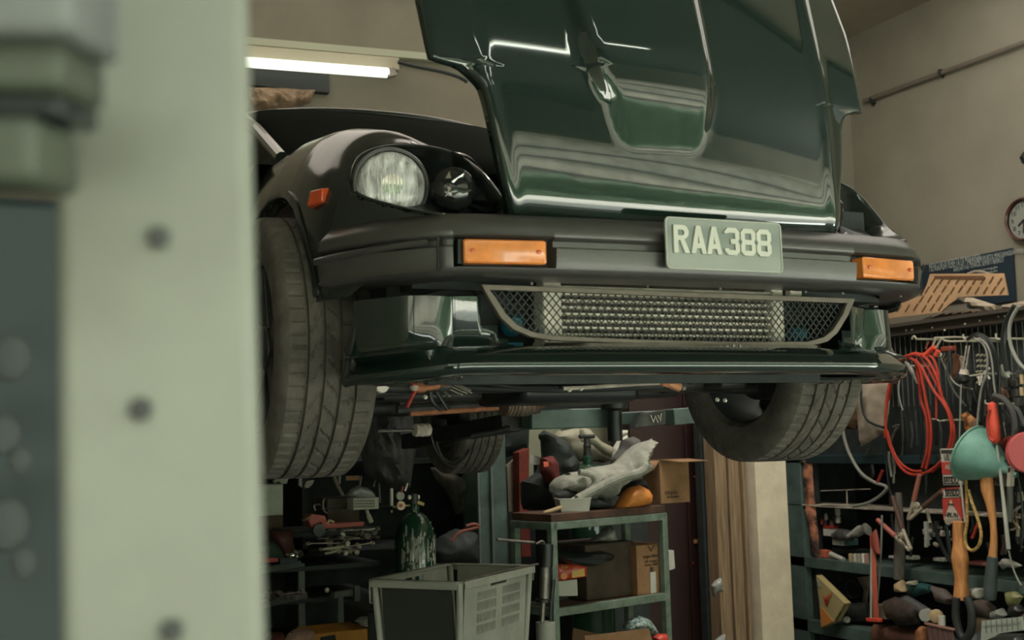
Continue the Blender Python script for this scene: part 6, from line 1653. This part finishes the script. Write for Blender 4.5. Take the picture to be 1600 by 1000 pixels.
for i in range(9):
    px = 1408+i*7.5; one(MB().tube(tX([(px,640+i%3*9),(px+3,680+i%2*12),(px+1,715-i%4*8)], 5.2), .009, 6), 'hanging_tool', [steeld, blk2, mat('hose_grey_black', (.05,.053,.048), .55)][i%3], 'dark slim tool in shadow inside the red cable coil, '+ORD[i]+' from the left', 'tool', 'dark tools in the coil')
for i, (a, b) in enumerate((((1396,668),(1404,664)),((1392,690),(1402,668)),((1389,705),(1393,745)),((1395,700),(1398,740)),((1400,715),(1396,755)))):
    one(MB().tube(tX([a, ((a[0]+b[0])/2-1, (a[1]+b[1])/2), b], 5.12), .008, 6), 'steel_strip', steel if i != 2 else hg, 'thin bright steel strip at the left edge of the cable coil, '+['highest','short slanting','long left','long middle','lowest right'][i], 'strip', 'steel strips by the coil')
one(MB().tube([TX(1448,795,5.08), TX(1453,817,5.08)], .010, 8), 'pale_tape', cream, 'short pale tape end below the open jumper clamp', 'tape')
for i, pts in enumerate(([(1568,660),(1572,690),(1567,700)], [(1540,650),(1536,670),(1544,680)], [(1590,760),(1586,800),(1590,850)], [(1480,640),(1490,665),(1496,700)], [(1488,680),(1494,700),(1496,715)])):
    hang('thin_wire', pts, 5.1, .004, [steel, blk2, blk2, hg, mat('gold_wire', (.45,.28,.08), .5)][i], ['pale wire over the long shaft','black wire loop above the funnel tab','black wire at the lower right of the board','grey wire between the cable coil and the thin cable','gold coloured wire beside the belt sleeves'][i], 'wire')
one(MB().puff([TX(a, b, 5.12) for a, b in ((1586,770),(1598,768),(1600,782),(1590,786))], (-1,0,0), .02), 'grey_clip', alud, 'small grey clip at the right edge above the bent bracket', 'clip')
for i, (a, b) in enumerate((((1582,800),(1597,790)),((1583,812),(1592,826)),((1580,828),(1592,824)),((1591,824),(1590,838)))):
    one(MB().bar(TX(*a, 5.1), TX(*b, 5.1), .014, .01), 'bent_bracket', [greyp, palewood, cream, cream][i], ['grey upper limb of the bent bracket at the right edge','pale wooden peg under the bent bracket','cream peg lying level under the bent bracket','cream upright peg at the right edge'][i], 'bracket')

# red long tool leaning
t = thing('red_pry_frame', 'tall orange-red metal frame standing in front of the rack', 'frame', TX(1367, 972, 4.95))
MB().bar(TX(1363,835,4.95), TX(1369,968,4.95), .026, .02, up=Vector((1,0,0))).build('red_bar', mat('salmon_red', (.62,.14,.09), .5, var=.15), t, bevel=.003)
MB().bar(TX(1361.5,858,4.94), TX(1361,968,4.94), .010, .008, up=Vector((1,0,0))).build('white_edge', whitep, t)
MB().bar(TX(1356,968,4.95), TX(1376,969,4.95), .03, .022).build('foot', mat('bright_red_grip', (.72,.09,.05), .4), t, bevel=.003)
MB().puff([TX(a, b, 4.94) for a, b in ((1361,835),(1369,826),(1373,845),(1375,866),(1370,867),(1362,852))], (-1,0,0), .03).build('red_strap', mat('faded_red2', (.30,.07,.045), .7), t)
hang('teal_rod', [(1378,805),(1377,850),(1374,900),(1371,938)], 5.0, .006, hg, 'thin pale rod right of the orange-red frame', 'rod')

# things on the teal shelves
def bxs(name, a, X, dep, mt, lab, cat='box', **k): 
    c_, d_ = bX(*a, X, dep); return one(MB().box(c_, d_), name, mt, lab, cat, bevel=k.get('bevel', .003), group=k.get('group'))
XS = 5.26
t = thing('small_carton', 'small white carton with a red top on the upper teal shelf', 'carton', TX(1293, 837, XS))
c_, d_ = bX(1286, 826, 1300, 838, XS, .06); MB().box(c_, d_).build('carton_base', whitep, t)
c_, d_ = bX(1286, 821, 1299, 826, XS, .06); MB().box(c_, d_).build('carton_top', redp, t)
bxs('pale_carton', (1300, 842, 1318, 853), XS, .08, paper, 'pale grey carton lying on the upper teal shelf', 'carton')
bxs('teal_carton', (1318, 842, 1326, 853), XS, .08, mat('teal_carton', (.12,.25,.26), .6), 'pale teal carton beside the pale grey carton', 'carton')
bxs('black_carton', (1300, 855, 1340, 868), XS+.05, .1, blk, 'black flat carton below the pale grey carton', 'carton')
one(MB().box(TX(1290, 865, XS), (.05,.06,.045), Matrix.Rotation(.1,3,'X')), 'orange_carton', mat('salmon', (.62,.16,.09), .6), 'orange-red carton at the left end of the upper teal shelf', 'carton', bevel=.002)
one(MB().tube([TX(1298,866,XS-.02), TX(1318,874,XS-.02)], [.018,.014], 12), 'white_tube', whitep, 'white tube lying right of the orange-red carton', 'tube')
for i, (px, py, r_, m_) in enumerate(((1291,808,.012,whitep),(1290,816,.014,blk2),(1304,812,.012,blk2),(1309,801,.018,whitep),(1310,813,.016,whitep),(1300,820,.014,mat('brownish_cap',(.12,.05,.03),.5)),(1285,815,.012,redp))):
    one(MB().lathe([(r_,0),(r_,r_*2.2),(r_*.5,r_*2.8),(r_*.5,r_*3.4)], TX(px, py+4, XS+.02), (0,0,1), 14), 'small_bottle', m_, ['small white bottle at the left of the top shelf row','small black bottle under the white bottle','black bottle in the middle of the top shelf row','white capped bottle standing highest','white bottle below the highest one','brown bottle beside the red carton top','small red bottle at the far left'][i], 'bottle')
one(MB().puff([TX(a, b, XS) for a, b in ((1300,834),(1312,826),(1326,828),(1336,838),(1330,846),(1305,844))], (-1,0,0), .08, ns=.015), 'grey_bag', mat('dim_grey_bag', (.07,.07,.062), .6, var=.3), 'dim grey bag behind the pale grey carton', 'bag')
one(MB().puff([TX(a, b, XS-.05) for a, b in ((1332,836),(1342,824),(1352,817),(1359,824),(1361,838),(1350,834),(1340,840))], (-1,0,0), .06, ns=.02), 'crumpled_paper', mat('dull_paper', (.26,.25,.21), .8, var=.3), 'crumpled grey paper left of the orange-red frame', 'paper')
for i, (x_, m_) in enumerate(((1330, palewood),(1337, whitep),(1343, cream),(1350, alu),(1355, mat('dusty_pink', (.42,.26,.20), .95)))):
    one(MB().lathe([(.015,0),(.015,.055),(.010,.06)], TX(x_, 880, XS-.01), (0,0,1), 14), 'can', m_, ['tan','white','cream','silver','dusty pink'][i]+' small can in the row left of the orange-red frame', 'can')
one(MB().lathe([(.012,0),(.014,.10),(.006,.12)], TX(1325, 838, XS-.05), (.2,-.7,.5), 12), 'grey_tube', greyp, 'grey tube leaning over the pale cartons', 'tube')
# lower: yellow box
yp = [(1275,899),(1320,943),(1304,971),(1283,981),(1280,940)]
P_ = [TX(a, b, 5.14) for a, b in yp]; t = thing('yellow_carton', 'yellow carton standing on its corner with a red triangle mark', 'carton', P_[3])
MB().prism(P_, (.05,0,0)).build('carton_body', mat('straw_card', (.50,.40,.18), .7, var=.1), t, smooth=False)
def bandX(pts, mt, nm='printed_mark', X=5.136): MB().prism([TX(a, b, X) for a, b in pts], (.003,0,0)).build(nm, mt, t, smooth=False)
bandX([(1281,948),(1287,952),(1301,970),(1292,976),(1283,979)], mat('print_orange', (.70,.27,.06), .7))
bandX([(1286,929),(1289,937),(1295,940),(1291,948),(1288,940)], redk, X=5.134)
bandX([(1286,929),(1290,934),(1293,931),(1300,925),(1298,931),(1294,938),(1289,937)], mat('print_orange2', (.70,.22,.06), .7), X=5.1335)
bandX([(1276,905),(1280,909),(1281,918),(1277,915)], greyp, X=5.134)
dd = (TX(1318,944,5.13)-TX(1304,968,5.13)).normalized()
text('printed_text', 'RAMBER 721N', .028, frame4(TX(1305, 967, 5.132), dd, Vector((1,0,0)).cross(dd)*-1 if False else dd.cross(Vector((1,0,0)))*-1), ink, t, .001, .8)
text('printed_text', 'Ajiya', .03, frame4(TX(1291, 940, 5.131), (TX(1300,927,5.13)-TX(1291,940,5.13)), (TX(1285,932,5.13)-TX(1291,940,5.13))), redk, t, .001, .7)
one(MB().lathe([(.056,0),(.060,.004),(.060,.03),(.052,.03),(.052,.008),(.0,.008)], TX(1335, 920, 5.32), (-1,-.2,0), 36, cap=False), 'black_tin', blk2, 'open black tin lying on its side on the lower teal shelf', 'tin')
one(MB().prism([TX(a, b, 5.36) for a, b in ((1338,902),(1357,900),(1356,915),(1352,940),(1347,940),(1349,922))], (.02,0,0)), 'steel_wrench', alud, 'large pale wrench head behind the black tin', 'wrench', bevel=.003)
t = thing('oil_bottle', 'black bottle lying down with a white round cap toward the viewer', 'bottle', TX(1345, 975, 5.22))
MB().tube([TX(1322,958,5.30), TX(1330,958,5.30), TX(1362,955,5.34)], [.045,.060,.062], 18).build('bottle_body', mat('black_dusty', (.035,.036,.032), .4, var=.6, vscale=30), t)
MB().lathe([(.021,0),(.021,.015),(.018,.018)], TX(1324, 968, 5.22), (-1,-.6,0), 24).build('white_cap', whitep, t)
bxs('grey_carton', (1366, 944, 1384, 968), 5.05, .06, khaki, 'dusty khaki carton right of the orange-red frame foot', 'carton')
# heap at the bottom right
ht = mat('heap_brown', (.075,.055,.042), .8, var=.5, vscale=10)
def px_(name, pts, X, th, mt, lab, cat, **k): return one(MB().puff([TX(a, b, X) for a, b in pts], (-1,0,0), th, **k), name, mt, lab, cat)
px_('dark_sheet', [(1366,1010),(1366,975),(1400,978),(1450,985),(1450,1010)], 5.1, .12, mat('rust_tray', (.13,.055,.035), .7, var=.4), 'rusty brown tray at the bottom of the rack', 'tray')
px_('copper_bottle', [(1433,1010),(1434,984),(1440,978),(1448,980),(1448,1010)], 4.95, .08, copper, 'copper coloured bottle at the bottom of the rack', 'bottle')
t = thing('slatted_fan', 'brown slatted folding piece at the bottom of the rack', 'slats', TX(1470, 1005, 4.9))
MB().bar(TX(1446,974,4.9), TX(1491,984,4.9), .02, .012).build('top_edge', mat('mauve_brown', (.30,.16,.12), .7), t, bevel=.002)
for i in range(5): MB().bar(TX(1452+i*8,977+i*1.7,4.9), TX(1457+i*8.5,1010,4.9), .03, .008, up=Vector((1,0,0))).build('slat', mat('mauve_dark', (.14,.08,.07), .7), t)
one(MB().lathe([(.03,0),(.036,.006),(.036,.03),(.02,.036)], TX(1465, 962, 4.95), (-1,-.4,0), 28), 'wooden_disc', palewood, 'round tan wooden disc facing out of the heap', 'disc')
one(MB().lathe([(.03,0),(.034,.006),(.034,.05)], TX(1451, 960, 5.0), (-1,-.4,0), 24), 'grey_disc', greyp, 'grey disc left of the tan wooden disc', 'disc')
one(MB().lathe([(.02,0),(.02,.05)], TX(1472, 977, 4.93), (0,0,1), 16), 'small_jar', whitep, 'pale jar under the tan wooden disc', 'cap')
for i, (pts, m_, lab) in enumerate((
    ([(1380,940),(1400,932),(1420,938),(1436,950),(1430,968),(1405,972),(1385,965)], ht, 'brown bundle right of the khaki carton'),
    ([(1408,930),(1418,930),(1450,950),(1462,958),(1440,962),(1412,948)], mat('slate_bag', (.07,.07,.07), .6, var=.3), 'slate grey pouch slanting above the grey disc'),
    ([(1395,955),(1420,950),(1435,962),(1438,976),(1405,978),(1395,968)], mat('dark_pouch', (.04,.035,.032), .5, var=.5), 'glossy dark pouch under the slate grey pouch'),
    ([(1420,915),(1440,910),(1456,914),(1457,925),(1430,932),(1418,928)], mat('teal_bottle', (.02,.07,.07), .35), 'dark teal bottle lying on top of the heap'),
    ([(1400,912),(1410,906),(1414,925),(1402,925)], palewood, 'tan chip standing at the left of the heap'),
    ([(1420,908),(1430,907),(1430,914),(1421,915)], cream, 'cream box corner at the top of the heap'),
    ([(1455,915),(1475,920),(1490,935),(1484,945),(1465,940)], mat('brown_grey_bag', (.10,.08,.07), .7), 'brown-grey bag behind the broad timber handle'),
    ([(1515,918),(1534,919),(1533,936),(1519,935)], whitep, 'white card between the broad timber handle and the axe grip'),
    ([(1520,938),(1540,936),(1556,950),(1552,968),(1525,965)], ht, 'dark brown lump below the white card'),
    ([(1522,958),(1545,958),(1552,968),(1534,985),(1522,990)], mat('buff_box', (.36,.27,.18), .8, var=.2), 'buff box behind the rubber loop'),
    ([(1520,970),(1534,972),(1532,1010),(1516,1010)], mat('lilac_grey', (.22,.22,.24), .7), 'lilac grey sheet at the bottom right of the loop'),
    ([(1571,925),(1586,924),(1598,932),(1590,945),(1580,950),(1574,940)], mat('olive_film', (.25,.24,.10), .4, var=.3), 'olive crumpled film at the lower right edge'),
    ([(1550,955),(1565,950),(1572,962),(1560,970),(1550,966)], clearp, 'crumpled clear film under the axe grip'),
    ([(1578,948),(1592,944),(1600,955),(1590,965),(1578,962)], mat('black_bit', (.02,.02,.02), .4), 'black scrap above the pale green box'),
    ([(1590,960),(1610,955),(1612,985),(1595,985)], mat('mauve_dark', (.14,.08,.07), .7), 'mauve brown box at the lower right corner'))):
    px_('heap_item', pts, 5.02+.02*(i%4), .07, m_, lab, 'clutter', ns=.006)
t = thing('pale_green_box', 'pale green box with a grid of lines at the bottom right', 'box', TX(1565, 1000, 4.85))
P_ = [TX(a, b, 4.85) for a, b in ((1534,970),(1594,964),(1597,985),(1560,990),(1548,1000),(1545,1012),(1532,1012))]
MB().prism(P_, (.02,0,0)).build('box_front', mat('pale_green_card', (.42,.46,.38), .7, var=.1), t, smooth=False)
mb = MB()
for i in range(7): mb.bar(TX(1540+i*8.2, 970-i*.8, 4.846), TX(1541+i*8.2, 989-i*.8, 4.846), .003, .002, up=Vector((1,0,0)))
mb.bar(TX(1536,978,4.846), TX(1595,972,4.846), .002, .002, up=Vector((1,0,0))); mb.build('grid_lines', mat('line_grey', (.16,.18,.16), .8), t, smooth=False)
px_('black_helmet', [(1545,1015),(1550,996),(1570,990),(1600,990),(1620,1015)], 4.8, .14, blk2, 'glossy black dome in the bottom right corner', 'helmet')
# shelf row right of the weathered club
bxs('pink_box', (1508, 877, 1542, 885), 5.25, .12, mat('pink_box', (.35,.12,.11), .6), 'long pink box on the dark shelf behind the timber handles')
for i, a in enumerate(((1388,868,1396,873),(1415,868,1426,875),(1457,871,1473,878),(1481,873,1487,878))):
    bxs('pale_tin', a, 5.28, .06, [greyp, whitep, whitep, whitep][i], ['grey','white','long white','small white'][i]+' tin on the dark shelf, '+['left of the weathered club','right of the weathered club','behind the black hose loop','left of the broad timber handle'][i], 'tin')
px_('white_rag', [(1560,880),(1568,872),(1578,874),(1590,880),(1598,884),(1585,888),(1574,886),(1566,890)], 5.18, .05, mat('dull_white', (.40,.39,.34), .8, var=.3), 'white rag hanging at the right of the axe grip', 'rag', ns=.01)
hang('pale_wire', [(1576,860),(1582,885),(1590,905),(1596,915)], 5.0, .005, hg, 'pale wire trailing from the long shaft to the lower right', 'wire')
random.seed(8)
_mx = sorted(random.uniform(1444, 1484) for _ in range(26))
for i in range(26):
    px = _mx[i]; py = random.uniform(818, 852)
    one(MB().box(TX(px, py, 5.24+random.uniform(-.03,.05)), (.02, random.uniform(.012,.035), random.uniform(.012,.04)), Matrix.Rotation(random.uniform(-.6,.6),3,'X')), 'metal_part', [alud, steel, whitep, greyp][i%4], 'small metal part in the tray by the broad timber handle, '+ORD[i]+' from the left', 'metal part', 'metal parts in the tray', bevel=.003)
one(MB().box(*bX(1443, 815, 1449, 853, 5.2, .02)), 'divider_card', greyp, 'narrow grey panel at the left of the metal parts', 'panel')
_lx = sorted((lambda x: x-50 if 1440 < x < 1488 else x)(random.uniform(1376, 1600)) for _ in range(18))
for i in range(18):
    px = _lx[i]; py = random.uniform(800, 866)
    one(MB().tube(tX([(px,py-16),(px+random.uniform(-5,5),py),(px+random.uniform(-4,4),py+14)], 5.24), random.uniform(.005,.011), 6), 'hanging_tool', [steeld, blk2, cuw, mat('hose_grey_black', (.05,.053,.048), .55)][i%4], 'dull slim tool hanging low on the board, '+ORD[i]+' from the left', 'tool', 'dull tools low on the board')
for i in range(16):
    px = 1500+i*6.5; py = 600+random.uniform(0,40)
    one(MB().tube(tX([(px,py-22),(px+random.uniform(-6,6),py),(px+random.uniform(-6,6),py+26)], 5.26), random.uniform(.006,.012), 6), 'hanging_tool', [steeld, blk2, mat('hose_grey_black', (.05,.053,.048), .55)][i%3], 'dark slim tool on the upper right of the board, '+ORD[i]+' from the left', 'tool', 'dark tools upper right')
